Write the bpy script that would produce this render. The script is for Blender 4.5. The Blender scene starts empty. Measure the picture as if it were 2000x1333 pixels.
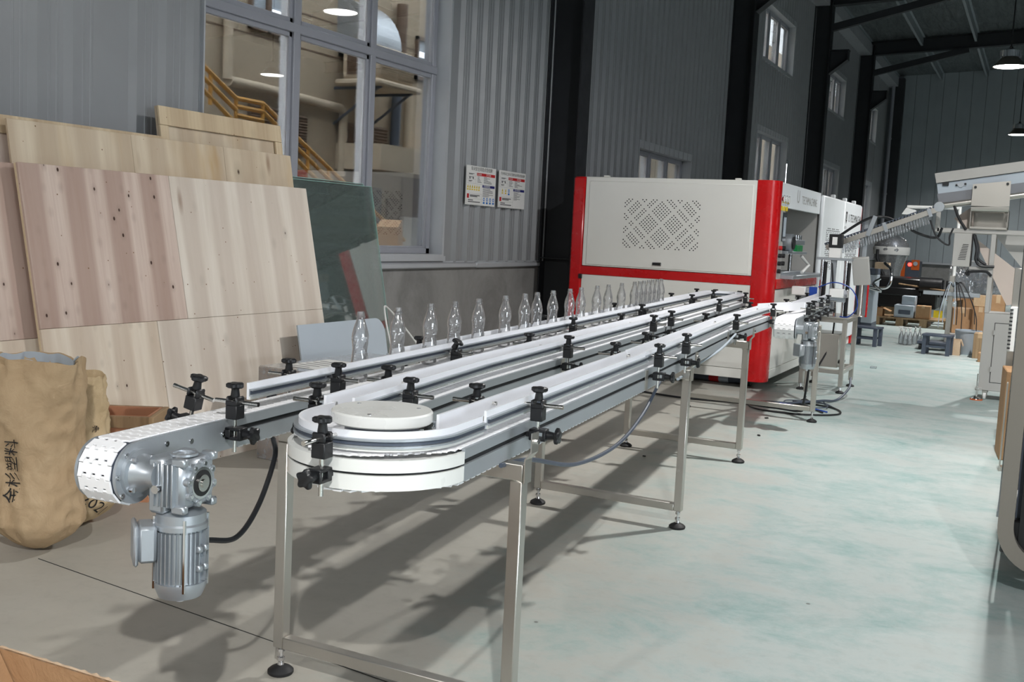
import bpy, math, random
from mathutils import Vector, Matrix
random.seed(7)
SC = bpy.context.scene
COL = SC.collection

# ------------------------------------------------------------------ camera
FPX = 2044.0
YAW, PITCH, ROLL, CAMH = math.radians(26.506), math.radians(5.995), math.radians(2.797), 1.5
_cy, _sy = math.cos(YAW), math.sin(YAW)
_cp, _sp = math.cos(PITCH), math.sin(PITCH)
_cr, _sr = math.cos(ROLL), math.sin(ROLL)
_f0 = Vector((-_sy, _cy, 0)); _r0 = Vector((_cy, _sy, 0)); _u0 = Vector((0, 0, 1))
FW = _f0 * _cp - _u0 * _sp
_u1 = _u0 * _cp + _f0 * _sp
RT = _r0 * _cr + _u1 * _sr
UP = _u1 * _cr - _r0 * _sr
CAMP = Vector((0, 0, CAMH))
cam = bpy.data.cameras.new('camera')
cam.sensor_width = 36.0
cam.lens = 36.0 * FPX / 2000.0
cam.clip_start = 0.05; cam.clip_end = 200
camo = bpy.data.objects.new('camera', cam); COL.objects.link(camo)
_m = Matrix((RT, UP, -FW)).transposed().to_4x4(); _m.translation = CAMP
camo.matrix_world = _m
SC.camera = camo

# ------------------------------------------------------------------ world, lamps, exposure
SC.view_settings.view_transform = 'Standard'
SC.view_settings.look = 'None'
SC.view_settings.gamma = 1.0
SC.view_settings.use_curve_mapping = False
SC.view_settings.exposure = 0.0
w = bpy.data.worlds.new('overcast_sky'); SC.world = w; w.use_nodes = True
w.node_tree.nodes['Background'].inputs[0].default_value = (0.86, 0.93, 1.0, 1)
w.node_tree.nodes['Background'].inputs[1].default_value = 12.5
KEY_LAMP = (-0.08, 7.4, 4.6)
LAMPS = [  # position, watts, beam spread of the high bay lamps under the roof
    (KEY_LAMP, 250, 172), ((0.15, 15.0, 5.07), 170, 120), ((-0.87, 22.4, 5.07), 170, 120), ((-0.93, 34.9, 5.07), 190, 150),
    ((1.6, -2.4, 5.07), 560, 170), ((-2.6, -5.6, 5.07), 330, 170), ((6.6, 7.7, 5.07), 200, 170), ((6.6, 21.0, 5.07), 100, 150)]

# ------------------------------------------------------------------ mesh helpers
WL = {}            # world position of each object's origin
class MB:
    def __init__(s): s.v = []; s.f = []
    def add(s, v, f, M=None):
        b = len(s.v)
        for p in v:
            p = Vector(p)
            s.v.append(M @ p if M is not None else p)
        s.f += [tuple(i + b for i in q) for q in f]
        return s
    def box(s, c, d, M=None, ch=0.0):
        x, y, z = d[0] / 2, d[1] / 2, d[2] / 2
        c = Vector(c)
        if ch <= 0:
            v = [c + Vector((i * x, j * y, k * z)) for i in (-1, 1) for j in (-1, 1) for k in (-1, 1)]
            return s.add(v, [(0, 1, 3, 2), (4, 6, 7, 5), (0, 4, 5, 1), (2, 3, 7, 6), (0, 2, 6, 4), (1, 5, 7, 3)], M)
        ch = min(ch, x * .95, y * .95, z * .95)
        v = []; idx = {}
        for i in (-1, 1):
            for j in (-1, 1):
                for k in (-1, 1):
                    idx[i, j, k] = len(v)
                    v += [c + Vector((i * x, j * (y - ch), k * (z - ch))), c + Vector((i * (x - ch), j * y, k * (z - ch))), c + Vector((i * (x - ch), j * (y - ch), k * z))]
        f = []
        for a in (-1, 1):
            q = [(a, -1, -1), (a, 1, -1), (a, 1, 1), (a, -1, 1)]
            f.append(tuple(idx[t] for t in (q if a > 0 else q[::-1])))
            q = [(-1, a, -1), (-1, a, 1), (1, a, 1), (1, a, -1)]
            f.append(tuple(idx[t] + 1 for t in (q if a > 0 else q[::-1])))
            q = [(-1, -1, a), (1, -1, a), (1, 1, a), (-1, 1, a)]
            f.append(tuple(idx[t] + 2 for t in (q if a > 0 else q[::-1])))
        for a in (-1, 1):
            for b in (-1, 1):
                f.append((idx[a, b, -1], idx[a, b, 1], idx[a, b, 1] + 1, idx[a, b, -1] + 1))
                f.append((idx[a, -1, b], idx[a, 1, b], idx[a, 1, b] + 2, idx[a, -1, b] + 2))
                f.append((idx[-1, a, b] + 1, idx[1, a, b] + 1, idx[1, a, b] + 2, idx[-1, a, b] + 2))
        for t in idx.values(): f.append((t, t + 1, t + 2))
        return s.add(v, f, M)
    def b2(s, lo, hi, M=None, ch=0.0):
        return s.box([(a + b) / 2 for a, b in zip(lo, hi)], [abs(b - a) for a, b in zip(lo, hi)], M, ch)
    def cyl(s, p0, p1, r, r1=None, n=14, M=None, caps=True):
        p0 = Vector(p0); p1 = Vector(p1); r1 = r if r1 is None else r1
        a = (p1 - p0).normalized()
        t = Vector((1, 0, 0)) if abs(a.x) < .8 else Vector((0, 1, 0))
        e = a.cross(t).normalized(); g = a.cross(e)
        v = []
        for i in range(n):
            q = 2 * math.pi * i / n
            w_ = e * math.cos(q) + g * math.sin(q)
            v += [p0 + w_ * r, p1 + w_ * r1]
        f = [(2 * i, 2 * ((i + 1) % n), 2 * ((i + 1) % n) + 1, 2 * i + 1) for i in range(n)]
        if caps:
            f.append(tuple(2 * i for i in range(n))[::-1]); f.append(tuple(2 * i + 1 for i in range(n)))
        return s.add(v, f, M)
    def lathe(s, prof, n=20, M=None, mod=None, caps=True):
        v = []; f = []
        m = len(prof)
        for i in range(n):
            q = 2 * math.pi * i / n
            for r, z in prof:
                rr = r + (mod(q, z, r) if mod else 0)
                v.append((rr * math.cos(q), rr * math.sin(q), z))
        for i in range(n):
            k = (i + 1) % n
            for j in range(m - 1):
                f.append((i * m + j, k * m + j, k * m + j + 1, i * m + j + 1))
        if caps and prof[0][0] > 1e-6: f.append(tuple(i * m for i in range(n))[::-1])
        if caps and prof[-1][0] > 1e-6: f.append(tuple(i * m + m - 1 for i in range(n)))
        return s.add(v, f, M)
    def tube(s, pts, r, n=8, M=None, closed=False):
        pts = [Vector(p) for p in pts]
        m = len(pts); v = []; f = []
        prev = None
        for i, p in enumerate(pts):
            a = (pts[(i + 1) % m] if (closed or i < m - 1) else p) - (pts[i - 1] if (closed or i > 0) else p)
            a.normalize()
            if prev is None:
                t = Vector((0, 0, 1)) if abs(a.z) < .9 else Vector((1, 0, 0))
                e = a.cross(t).normalized()
            else:
                e = (prev - a * prev.dot(a)).normalized()
            prev = e
            g = a.cross(e)
            for k in range(n):
                q = 2 * math.pi * k / n
                v.append(p + (e * math.cos(q) + g * math.sin(q)) * r)
        for i in range(m if closed else m - 1):
            j = (i + 1) % m
            for k in range(n):
                l = (k + 1) % n
                f.append((i * n + k, i * n + l, j * n + l, j * n + k))
        if not closed:
            f.append(tuple(range(n))[::-1]); f.append(tuple(range((m - 1) * n, m * n)))
        return s.add(v, f, M)
    def prism(s, poly, h0, h1, M=None):
        n = len(poly)
        v = [(x, y, h0) for x, y in poly] + [(x, y, h1) for x, y in poly]
        f = [tuple(range(n))[::-1], tuple(range(n, 2 * n))] + [(i, (i + 1) % n, (i + 1) % n + n, i + n) for i in range(n)]
        return s.add(v, f, M)
    def sweep(s, path, prof, M=None, caps=True):
        """closed profile (offset to the right of travel, z) along a plan path [(x, y)]"""
        path = [Vector((p[0], p[1])) for p in path]
        m = len(path); k = len(prof); v = []; f = []
        for i, p in enumerate(path):
            d0 = (p - path[i - 1]).normalized() if i > 0 else None
            d1 = (path[i + 1] - p).normalized() if i < m - 1 else None
            if d0 is None: d0 = d1
            if d1 is None: d1 = d0
            n0 = Vector((d0.y, -d0.x)); n1 = Vector((d1.y, -d1.x))
            nn = (n0 + n1).normalized(); nn = nn / max(.3, nn.dot(n0))
            for o, z in prof: v.append((p.x + nn.x * o, p.y + nn.y * o, z))
        for i in range(m - 1):
            for j in range(k):
                l = (j + 1) % k
                f.append((i * k + j, i * k + l, (i + 1) * k + l, (i + 1) * k + j))
        if caps:
            f.append(tuple(range(k))); f.append(tuple(range((m - 1) * k, m * k))[::-1])
        return s.add(v, f, M)
    def grid(s, P, M=None, closed_u=False, thick=None):
        """P[i][j] points -> surface"""
        a = len(P); b = len(P[0])
        v = [p for row in P for p in row]
        f = []
        for i in range(a if closed_u else a - 1):
            i2 = (i + 1) % a
            for j in range(b - 1):
                f.append((i * b + j, i * b + j + 1, i2 * b + j + 1, i2 * b + j))
        return s.add(v, f, M)
    def mesh(s, name, mat, smooth=True, ang=38):
        me = bpy.data.meshes.new(name)
        me.from_pydata([tuple(p) for p in s.v], [], s.f)
        if mat is not None: me.materials.append(mat)
        import bmesh
        bm = bmesh.new(); bm.from_mesh(me)
        bmesh.ops.recalc_face_normals(bm, faces=bm.faces)
        bm.to_mesh(me); bm.free()
        if smooth:
            me.shade_smooth()
            me.set_sharp_from_angle(angle=math.radians(ang))
        me.update()
        return me
    def build(s, name, mat, parent=None, world=False, at=None, smooth=True, ang=38, kind=None):
        """world=True: the vertices are world coordinates and are made relative to the parent / to `at`"""
        base = Vector((0, 0, 0))
        if world:
            base = Vector(at) if at is not None else (WL.get(parent.as_pointer(), Vector((0, 0, 0))) if parent else Vector((0, 0, 0)))
            s.v = [Vector(p) - base for p in s.v]
        me = s.mesh(name, mat, smooth, ang)
        return link(name, me, parent, base if world else (Vector(at) if at is not None else None), world, kind)
def link(name, me, parent=None, wpos=None, world=False, kind=None):
    o = bpy.data.objects.new(name, me); COL.objects.link(o)
    if parent is not None:
        o.parent = parent
        pw = WL.get(parent.as_pointer(), Vector((0, 0, 0)))
        if world and wpos is not None: o.location = wpos - pw; WL[o.as_pointer()] = wpos.copy()
        elif wpos is not None: o.location = wpos; WL[o.as_pointer()] = pw + wpos
        else: WL[o.as_pointer()] = pw.copy()
    else:
        if wpos is not None: o.location = wpos
        WL[o.as_pointer()] = o.location.copy()
    if kind: o['kind'] = kind
    return o
def thing(name, label, cat, loc=(0, 0, 0), rz=0.0, group=None):
    o = bpy.data.objects.new(name, None); COL.objects.link(o)
    o.empty_display_size = .1
    o.location = loc; o.rotation_euler = (0, 0, rz)
    WL[o.as_pointer()] = Vector(loc)
    return tag(o, label, cat, group)
def tag(o, label, cat, group=None):
    o['label'] = label; o['category'] = cat
    if group: o['group'] = group
    return o
def struct(o): o['kind'] = 'structure'; return o
def copy_tree(o, parent=None):
    c = o.copy(); COL.objects.link(c)
    if parent is not None: c.parent = parent
    for ch in list(o.children): copy_tree(ch, c)
    return c
ORD = ('first second third fourth fifth sixth seventh eighth ninth tenth eleventh twelfth thirteenth fourteenth fifteenth sixteenth '
       'seventeenth eighteenth nineteenth twentieth').split()
ORD += ['twenty-' + a for a in ORD[:9]] + ['thirtieth'] + ['thirty-' + a for a in ORD[:9]] + ['fortieth'] + ['forty-' + a for a in ORD[:9]] + ['fiftieth'] + ['fifty-' + a for a in ORD[:9]]
def Rz(a): return Matrix.Rotation(a, 4, 'Z')
def T(*p): return Matrix.Translation(Vector(p))
def frame(o, x, y, z):
    m = Matrix((Vector(x), Vector(y), Vector(z))).transposed().to_4x4(); m.translation = Vector(o); return m
def bez(p, n=20):
    """Catmull-Rom through points"""
    p = [Vector(q) for q in p]; out = []
    P = [p[0] * 2 - p[1]] + p + [p[-1] * 2 - p[-2]]
    for i in range(1, len(P) - 2):
        for k in range(n):
            t = k / n
            a, b, c, d = P[i - 1], P[i], P[i + 1], P[i + 2]
            out.append(.5 * ((2 * b) + (c - a) * t + (2 * a - 5 * b + 4 * c - d) * t * t + (3 * b - a - 3 * c + d) * t ** 3))
    out.append(p[-1]); return out
# measuring rays of the calibrated photograph -> points on real planes of the place
def ray(x, y): return RT * ((x - 1000) / FPX) - UP * ((y - 666.5) / FPX) + FW
def onx(x, y, v): d = ray(x, y); return CAMP + d * (v / d.x)
def ony(x, y, v): d = ray(x, y); return CAMP + d * (v / d.y)
def onz(x, y, v): d = ray(x, y); return CAMP + d * ((v - CAMH) / d.z)

# ------------------------------------------------------------------ materials
MATS = {}
class NT:
    def __init__(s, name):
        s.m = bpy.data.materials.new(name); s.m.use_nodes = True
        s.t = s.m.node_tree; s.b = s.t.nodes['Principled BSDF']; s.out = s.t.nodes['Material Output']
    def n(s, ty, **k):
        x = s.t.nodes.new(ty)
        for a, b in k.items():
            if isinstance(a, str) and a.startswith('i_'):
                x.inputs[a[2:].replace('_', ' ')].default_value = b
            else: setattr(x, a, b)
        return x
    def l(s, a, b): s.t.links.new(a, b)
    def coord(s, which='Object', scale=(1, 1, 1), rot=(0, 0, 0)):
        c = s.n('ShaderNodeTexCoord'); mp = s.n('ShaderNodeMapping')
        mp.inputs['Scale'].default_value = scale; mp.inputs['Rotation'].default_value = rot
        s.l(c.outputs[which], mp.inputs[0]); return mp.outputs[0]
    def noise(s, vec, sc, det=4, rough=.55, dist=0):
        x = s.n('ShaderNodeTexNoise'); x.inputs['Scale'].default_value = sc; x.inputs['Detail'].default_value = det
        x.inputs['Roughness'].default_value = rough; x.inputs['Distortion'].default_value = dist
        if vec is not None: s.l(vec, x.inputs['Vector'])
        return x.outputs['Fac']
    def ramp(s, fac, stops, interp='LINEAR'):
        x = s.n('ShaderNodeValToRGB'); e = x.color_ramp.elements; x.color_ramp.interpolation = interp
        while len(e) < len(stops): e.new(.5)
        for q, (p, c) in zip(e, stops):
            q.position = p; q.color = c if len(c) == 4 else (*c, 1)
        s.l(fac, x.inputs[0]); return x.outputs[0]
    def mix(s, fac, a, b, mode='MIX'):
        x = s.n('ShaderNodeMix'); x.data_type = 'RGBA'; x.blend_type = mode
        for sock, val in ((x.inputs[0], fac), (x.inputs[6], a), (x.inputs[7], b)):
            if hasattr(val, 'links'): s.l(val, sock)
            else: sock.default_value = val if not isinstance(val, tuple) or len(val) == 4 else (*val, 1)
        return x.outputs[2]
    def math(s, op, a, b=0.0):
        x = s.n('ShaderNodeMath'); x.operation = op
        for sock, val in zip(x.inputs, (a, b)):
            if hasattr(val, 'links'): s.l(val, sock)
            else: sock.default_value = val
        return x.outputs[0]
    def bump(s, h, strength=.3, dist=.01):
        x = s.n('ShaderNodeBump'); x.inputs['Strength'].default_value = strength; x.inputs['Distance'].default_value = dist
        s.l(h, x.inputs['Height']); s.l(x.outputs[0], s.b.inputs['Normal'])
    def set(s, col=None, rough=None, metal=None, spec=None):
        for nm, val in (('Base Color', col), ('Roughness', rough), ('Metallic', metal), ('Specular IOR Level', spec)):
            if val is None: continue
            if hasattr(val, 'links'): s.l(val, s.b.inputs[nm])
            else: s.b.inputs[nm].default_value = (*val, 1) if isinstance(val, tuple) and len(val) == 3 else val
        return s
def srgb(r, g, b):
    return tuple((c / 255 / 12.92) if c / 255 <= .04045 else ((c / 255 + .055) / 1.055) ** 2.4 for c in (r, g, b))
def simple(name, col, rough=.5, metal=0., var=.06, vsc=6., bump=0., bsc=60., spec=.5):
    """plain paint / plastic / metal with a little procedural unevenness"""
    t = NT(name); vec = t.coord()
    f = t.noise(vec, vsc, 5)
    lo = tuple(max(0, c * (1 - var)) for c in col); hi = tuple(min(1, c * (1 + var)) for c in col)
    t.set(t.ramp(f, [(.3, lo), (.7, hi)]), None, metal, spec)
    t.set(rough=t.ramp(t.noise(vec, vsc * 2.3, 3), [(.3, (max(.03, rough - .06),) * 3), (.7, (min(1, rough + .06),) * 3)]))
    if bump: t.bump(t.noise(vec, bsc, 3), bump, .004)
    MATS[name] = t.m
    return t.m
def mk_floor():
    t = NT('worn_epoxy_floor'); v = t.coord('Object')
    big = t.noise(v, .55, 6, .6, .6); mid = t.noise(t.coord('Object', (.85, 1.15, 1), (0, 0, .4)), 2.3, 12, .74, .25); fine = t.noise(v, 14, 6, .7)
    beige = t.ramp(big, [(.3, srgb(164, 160, 151)), (.7, srgb(182, 179, 170))])
    cool = t.ramp(mid, [(.30, srgb(184, 191, 188)), (.46, srgb(180, 190, 188)), (.58, srgb(160, 179, 177)), (.72, srgb(126, 160, 158))])
    sx = t.n('ShaderNodeSeparateXYZ'); t.l(v, sx.inputs[0])
    # the green coat survives in the aisle, walked bare beside the wall
    aisle = t.ramp(t.math('ADD', t.math('ADD', t.math('ADD', t.math('MULTIPLY', sx.outputs[0], .42), t.math('MULTIPLY', sx.outputs[1], .055)), .92), t.math('MULTIPLY', t.math('SUBTRACT', mid, .5), .9)), [(.25, (0, 0, 0)), (.75, (1, 1, 1))])
    c = t.mix(aisle, beige, cool)
    c = t.mix(t.ramp(fine, [(.25, (.35,) * 3), (.5, (0, 0, 0))]), c, t.mix(.5, c, srgb(120, 118, 110)))
    sp = t.n('ShaderNodeTexVoronoi'); sp.inputs['Scale'].default_value = 2.1; t.l(v, sp.inputs[0])
    c = t.mix(t.ramp(sp.outputs['Distance'], [(.0, (.8,) * 3), (.018, (.7,) * 3), (.022, (0, 0, 0))]), c, srgb(70, 68, 62))
    t.set(c, t.ramp(mid, [(.3, (.34,) * 3), (.7, (.52,) * 3)]), 0., .45)
    t.bump(t.noise(v, 35, 5), .05, .004)
    return t.m
def mk_ply(name, lo, hi, knot=5.0, kden=.06, seed=0., blotch=0., streak=14., bandk=.42):
    """plywood face: vertical grain (y of the object's own space), knots, joints of veneer"""
    t = NT(name); v = t.coord('Object')
    off = t.n('ShaderNodeVectorMath'); off.operation = 'ADD'; off.inputs[1].default_value = (seed, seed * 1.7, 0); t.l(v, off.inputs[0]); v = off.outputs[0]
    def sc(s):
        m = t.n('ShaderNodeMapping'); m.inputs['Scale'].default_value = s; t.l(v, m.inputs[0]); return m.outputs[0]
    g1 = t.noise(sc((streak, .7, 1)), 1.6, 7, .6, .35); g2 = t.noise(sc((1.4, .35, 1)), 1.2, 4, .6, .4)
    c = t.ramp(g1, [(.25, lo), (.75, hi)])
    band = t.n('ShaderNodeTexWave'); band.inputs['Scale'].default_value = 1.15; band.inputs['Distortion'].default_value = 1.6; band.inputs['Detail'].default_value = 2
    t.l(sc((1, .12, 1)), band.inputs[0])
    c = t.mix(t.ramp(band.outputs['Fac'], [(.35, (bandk,) * 3), (.75, (0, 0, 0))]), c, tuple(a * b for a, b in zip(lo, (.74, .68, .66))))
    cr = t.n('ShaderNodeTexVoronoi'); cr.inputs['Scale'].default_value = 1.0; t.l(sc((5.5, 1.5, 1)), cr.inputs[0]); pc = t.n('ShaderNodeSeparateXYZ'); t.l(cr.outputs['Color'], pc.inputs[0])
    c = t.mix(t.math('MULTIPLY', t.ramp(cr.outputs['Distance'], [(0, (.9,) * 3), (.05, (.6,) * 3), (.16, (0,) * 3)]), t.math('LESS_THAN', pc.outputs[2], .30)), c, srgb(120, 84, 60))
    if blotch:
        c = t.mix(t.ramp(g2, [(.55, (0, 0, 0)), (.68, (blotch,) * 3)]), c, srgb(176, 140, 84))
    k = t.n('ShaderNodeTexVoronoi'); k.inputs['Scale'].default_value = knot; k.inputs['Randomness'].default_value = .55
    t.l(sc((1.25, .8, 1)), k.inputs[0])
    pick = t.n('ShaderNodeSeparateXYZ'); t.l(k.outputs['Color'], pick.inputs[0])
    on = t.math('LESS_THAN', pick.outputs[0], .95)
    spot = t.ramp(k.outputs['Distance'], [(0, (1,) * 3), (kden * .7, (1,) * 3), (kden, (0,) * 3)])
    halo = t.ramp(k.outputs['Distance'], [(0, (.55,) * 3), (kden * 3.2, (0,) * 3)])
    c = t.mix(t.math('MULTIPLY', halo, on), c, tuple(a * .62 for a in lo))
    c = t.mix(t.math('MULTIPLY', spot, on), c, srgb(58, 34, 22))
    s = t.n('ShaderNodeTexVoronoi'); s.inputs['Scale'].default_value = 22; t.l(v, s.inputs[0])
    ps = t.n('ShaderNodeSeparateXYZ'); t.l(s.outputs['Color'], ps.inputs[0])
    st = t.math('MULTIPLY', t.ramp(s.outputs['Distance'], [(0, (1,) * 3), (.09, (1,) * 3), (.1, (0,) * 3)]), t.math('LESS_THAN', ps.outputs[1], .16))
    c = t.mix(st, c, srgb(120, 92, 66))
    t.set(c, .62, 0, .3); t.bump(g1, .12, .003)
    MATS[name] = t.m; return t.m
def mk_metal(name, col, rough, metal=.95, stretch=(90, 90, 1.2), bump=.006):
    t = NT(name); v = t.coord('Object', stretch)
    n = t.noise(v, 18, 5, .6)
    t.set(t.ramp(n, [(.3, tuple(c * .94 for c in col)), (.7, col)]), t.ramp(n, [(.3, (max(.05, rough - .04),) * 3), (.7, (rough + .04,) * 3)]), metal)
    t.bump(n, bump, .002)
    MATS[name] = t.m; return t.m
def mk_thin(name, tint, gloss=.55, ior=1.45, rough=.06, haze=0., hcol=(.75, .76, .78)):
    """thin clear sheet or film: passes light straight through, mirrors at grazing angles"""
    t = NT(name)
    fr = t.n('ShaderNodeFresnel'); fr.inputs['IOR'].default_value = ior
    tr = t.n('ShaderNodeBsdfTransparent'); tr.inputs[0].default_value = (*tint, 1)
    gl = t.n('ShaderNodeBsdfGlossy'); gl.inputs['Roughness'].default_value = rough
    v = t.coord('Object'); nz = t.noise(v, 30, 3)
    mx = t.n('ShaderNodeMixShader')
    t.l(t.math('MINIMUM', t.math('MULTIPLY', fr.outputs[0], 1 + gloss), .9), mx.inputs[0])
    t.l(tr.outputs[0], mx.inputs[1]); t.l(gl.outputs[0], mx.inputs[2])
    last = mx.outputs[0]
    if haze:
        df = t.n('ShaderNodeBsdfDiffuse'); df.inputs[0].default_value = (*hcol, 1)
        m2 = t.n('ShaderNodeMixShader'); t.l(t.math('MULTIPLY', nz, haze * 2), m2.inputs[0]); t.l(last, m2.inputs[1]); t.l(df.outputs[0], m2.inputs[2]); last = m2.outputs[0]
    t.l(last, t.out.inputs['Surface']); MATS[name] = t.m; return t.m
def mk_emit(name, col, strength):
    t = NT(name); t.b.inputs['Emission Color'].default_value = (*col, 1); t.b.inputs['Emission Strength'].default_value = strength
    t.set(col, .4); MATS[name] = t.m; return t.m
def mk_paper(name, a, b, dark):
    t = NT(name); v = t.coord('Object')
    n1 = t.noise(v, 3.2, 6, .6, 1.2); n2 = t.noise(v, 11, 5, .65, 1.5)
    c = t.ramp(n1, [(.3, a), (.7, b)]); c = t.mix(t.ramp(n2, [(.2, (.35,) * 3), (.45, (0,) * 3)]), c, dark)
    t.set(c, .72, 0, .25); t.bump(n2, .35, .02); MATS[name] = t.m; return t.m
def mk_concrete():
    t = NT('grey_render'); v = t.coord('Object')
    n = t.noise(v, 1.3, 8, .65, .8); f = t.noise(v, 18, 5, .7)
    c = t.ramp(n, [(.25, srgb(112, 111, 110)), (.55, srgb(138, 137, 136)), (.8, srgb(150, 149, 147))])
    c = t.mix(t.ramp(f, [(.2, (.3,) * 3), (.5, (0,) * 3)]), c, srgb(108, 106, 102))
    t.set(c, .85, 0, .3); t.bump(f, .15, .006); return t.m
def mk_foil():
    t = NT('foil_roof_lining'); v = t.coord('Object', (2.2, .35, 1))
    n = t.noise(v, 3.2, 6, .7, 1.4)
    t.set(t.ramp(n, [(.3, srgb(92, 100, 102)), (.7, srgb(150, 156, 158))]), .3, .75); t.bump(n, .9, .08); return t.m

FLOOR = mk_floor(); CONC = mk_concrete(); FOIL = mk_foil()
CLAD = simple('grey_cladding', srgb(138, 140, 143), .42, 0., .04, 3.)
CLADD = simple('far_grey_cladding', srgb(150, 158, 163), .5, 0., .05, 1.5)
TRIMG = simple('grey_flashing', srgb(168, 171, 176), .4, 0., .04, 4.)
STEELB = simple('black_painted_steel', srgb(38, 40, 44), .55, 0., .12, 2.)
WINALU = simple('grey_window_frame_inner', srgb(146, 148, 156), .35, 0., .03, 5.)
WINGRY = simple('grey_window_frame', srgb(122, 124, 132), .4, 0., .04, 5.)
GLASS = mk_thin('window_glass', (.98, .985, .98), 1.0, 1.5, .01)
GLASSG = mk_thin('green_sheet_glass', (.93, .975, .965), 1.2, 1.52, .02, .05, (.58, .68, .66))
GLASSE = simple('green_glass_edge', srgb(150, 190, 182), .15, 0., .1, 8.)
ACRYL = mk_thin('clear_acrylic', (.93, .95, .96), .6, 1.49, .03)
PET = mk_thin('clear_bottle_plastic', (.95, .955, .96), 1.6, 1.6, .07, .10)
PETW = mk_thin('clear_preform_plastic', (.80, .83, .86), 1.8, 1.6, .06, .18)
FILM = mk_thin('stretch_film', (.72, .73, .76), 2.2, 1.6, .12, .22)
PLY1 = mk_ply('knotty_plywood', srgb(184, 160, 148), srgb(214, 198, 186), 9.5, .10, 1.3, bandk=.75)
PLY2 = mk_ply('pale_plywood', srgb(202, 190, 176), srgb(222, 213, 202), 4.4, .06, 8.1, .0, 8.)
PLY3 = mk_ply('stained_plywood', srgb(190, 172, 148), srgb(216, 202, 180), 3.0, .07, 4.4, .6, 7.)
PLY4 = mk_ply('light_knotty_plywood', srgb(206, 190, 170), srgb(226, 215, 200), 9.5, .085, 2.2, .15, 10.)
PINE = mk_ply('pine_batten', srgb(192, 170, 140), srgb(216, 198, 168), 2.4, .05, 3.1, 0., 24.)
OLDW = mk_ply('old_grey_wood', srgb(128, 104, 78), srgb(178, 150, 116), 3.4, .05, 6.2, .2, 18.)
REDPLY = simple('reddish_crate_board', srgb(182, 128, 96), .65, 0., .1, 5., .1)
KRAFT = mk_paper('kraft_paper', srgb(172, 146, 114), srgb(190, 166, 134), srgb(138, 112, 82))
KRAFT2 = mk_paper('pale_kraft_paper', srgb(184, 160, 124), srgb(204, 182, 148), srgb(146, 120, 86))
CARD = mk_paper('cardboard', srgb(164, 128, 94), srgb(178, 142, 106), srgb(146, 110, 78))
CARDP = mk_paper('pale_cardboard', srgb(186, 156, 122), srgb(206, 178, 144), srgb(160, 128, 96))
CARDI = mk_paper('cardboard_edge', srgb(206, 178, 148), srgb(226, 200, 172), srgb(160, 120, 84))
STAIN = mk_metal('brushed_stainless', srgb(198, 194, 187), .34, .9)
STAINR = mk_metal('polished_rod', srgb(216, 214, 210), .16, 1., (1, 1, 1), .0)
STAIND = mk_metal('dull_stainless', srgb(150, 143, 135), .42, .8)
ALU = mk_metal('anodised_aluminium', srgb(176, 182, 188), .42, .55, (1, 1, 1), .01)
CAST = mk_metal('cast_aluminium', srgb(178, 184, 190), .38, .7, (1, 1, 1), .15)
CHROME = mk_metal('chrome', srgb(226, 226, 228), .10, 1., (1, 1, 1), .0)
HDPE = simple('white_guide_plastic', srgb(240, 242, 248), .38, 0., .015, 4.)
HDPEC = simple('cream_guide_plastic', srgb(230, 231, 228), .30, 0., .02, 4.)
CHAIN = simple('white_chain_plastic', srgb(246, 246, 248), .42, 0., .015, 20.)
DARKG = simple('dark_gap', srgb(34, 36, 38), .7, 0., .1, 5.)
BLKP = simple('black_plastic', srgb(26, 27, 30), .42, 0., .15, 30.)
RUBB = simple('black_rubber', srgb(24, 24, 26), .6, 0., .1, 10.)
RED = simple('red_paint', srgb(192, 12, 18), .28, 0., .07, 2.)
MWHT = simple('grey_white_paint', srgb(226, 225, 220), .42, 0., .025, 1.6)
MWHT2 = simple('white_paint', srgb(232, 235, 238), .4, 0., .02, 1.6)
MGRY = simple('warm_grey_paint', srgb(176, 174, 170), .42, 0., .03, 2.)
BGRY = simple('blue_grey_paint', srgb(176, 186, 196), .42, 0., .03, 2.)
DGRY = simple('slate_paint', srgb(74, 82, 96), .45, 0., .05, 2.)
ORNG = simple('orange_paint', srgb(206, 96, 34), .4, 0., .05, 3.)
YELP = simple('yellow_rail_paint', srgb(206, 150, 62), .5, 0., .06, 4.)
BEIGE = simple('beige_facade', srgb(172, 156, 134), .85, 0., .05, .8)
BEIGE2 = simple('pale_facade_trim', srgb(190, 174, 152), .8, 0., .05, 1.2)
BROWN = simple('brown_shutter', srgb(112, 92, 76), .7, 0., .08, 3.)
BLUEP = simple('blue_panel', srgb(30, 70, 160), .35, 0., .05, 8.)
GREENP = simple('green_plastic', srgb(24, 130, 70), .4, 0., .05, 8.)
WPAP = simple('white_print', srgb(226, 226, 224), .6, 0., .02, 4.)
BEIGP = simple('beige_pink_paint', srgb(202, 188, 178), .45, 0., .04, 3.)
WINLIT = simple('daylit_frame_outer', srgb(240, 240, 244), .35, 0., .02, 5.)  # white puts the daylight on the mullions' outer sides into the colour
INK = simple('black_ink', srgb(18, 16, 16), .7, 0., .1, 10.)
REDI = simple('red_ink', srgb(188, 30, 34), .65, 0., .08, 10.)
BLUEI = simple('navy_ink', srgb(24, 30, 110), .65, 0., .08, 10.)
BLUE2 = simple('blue_sign_ink', srgb(30, 110, 190), .6, 0., .06, 10.)
YELI = simple('yellow_sign_ink', srgb(226, 196, 40), .6, 0., .06, 10.)
MIDG = simple('trough_shadow_grey', srgb(122, 124, 130), .45, 0., .04, 3.)  # tone of the shadow strip on the hopper trough
GREYI = simple('grey_ink', srgb(96, 96, 98), .7, 0., .1, 10.)
LENS = mk_emit('lamp_lens', (1., .98, .95), 14.)
TUBE = mk_emit('lit_tube', (.86, .92, 1.), 7.)
REDLED = mk_emit('red_indicator', (1., .04, .03), 6.)
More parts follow.
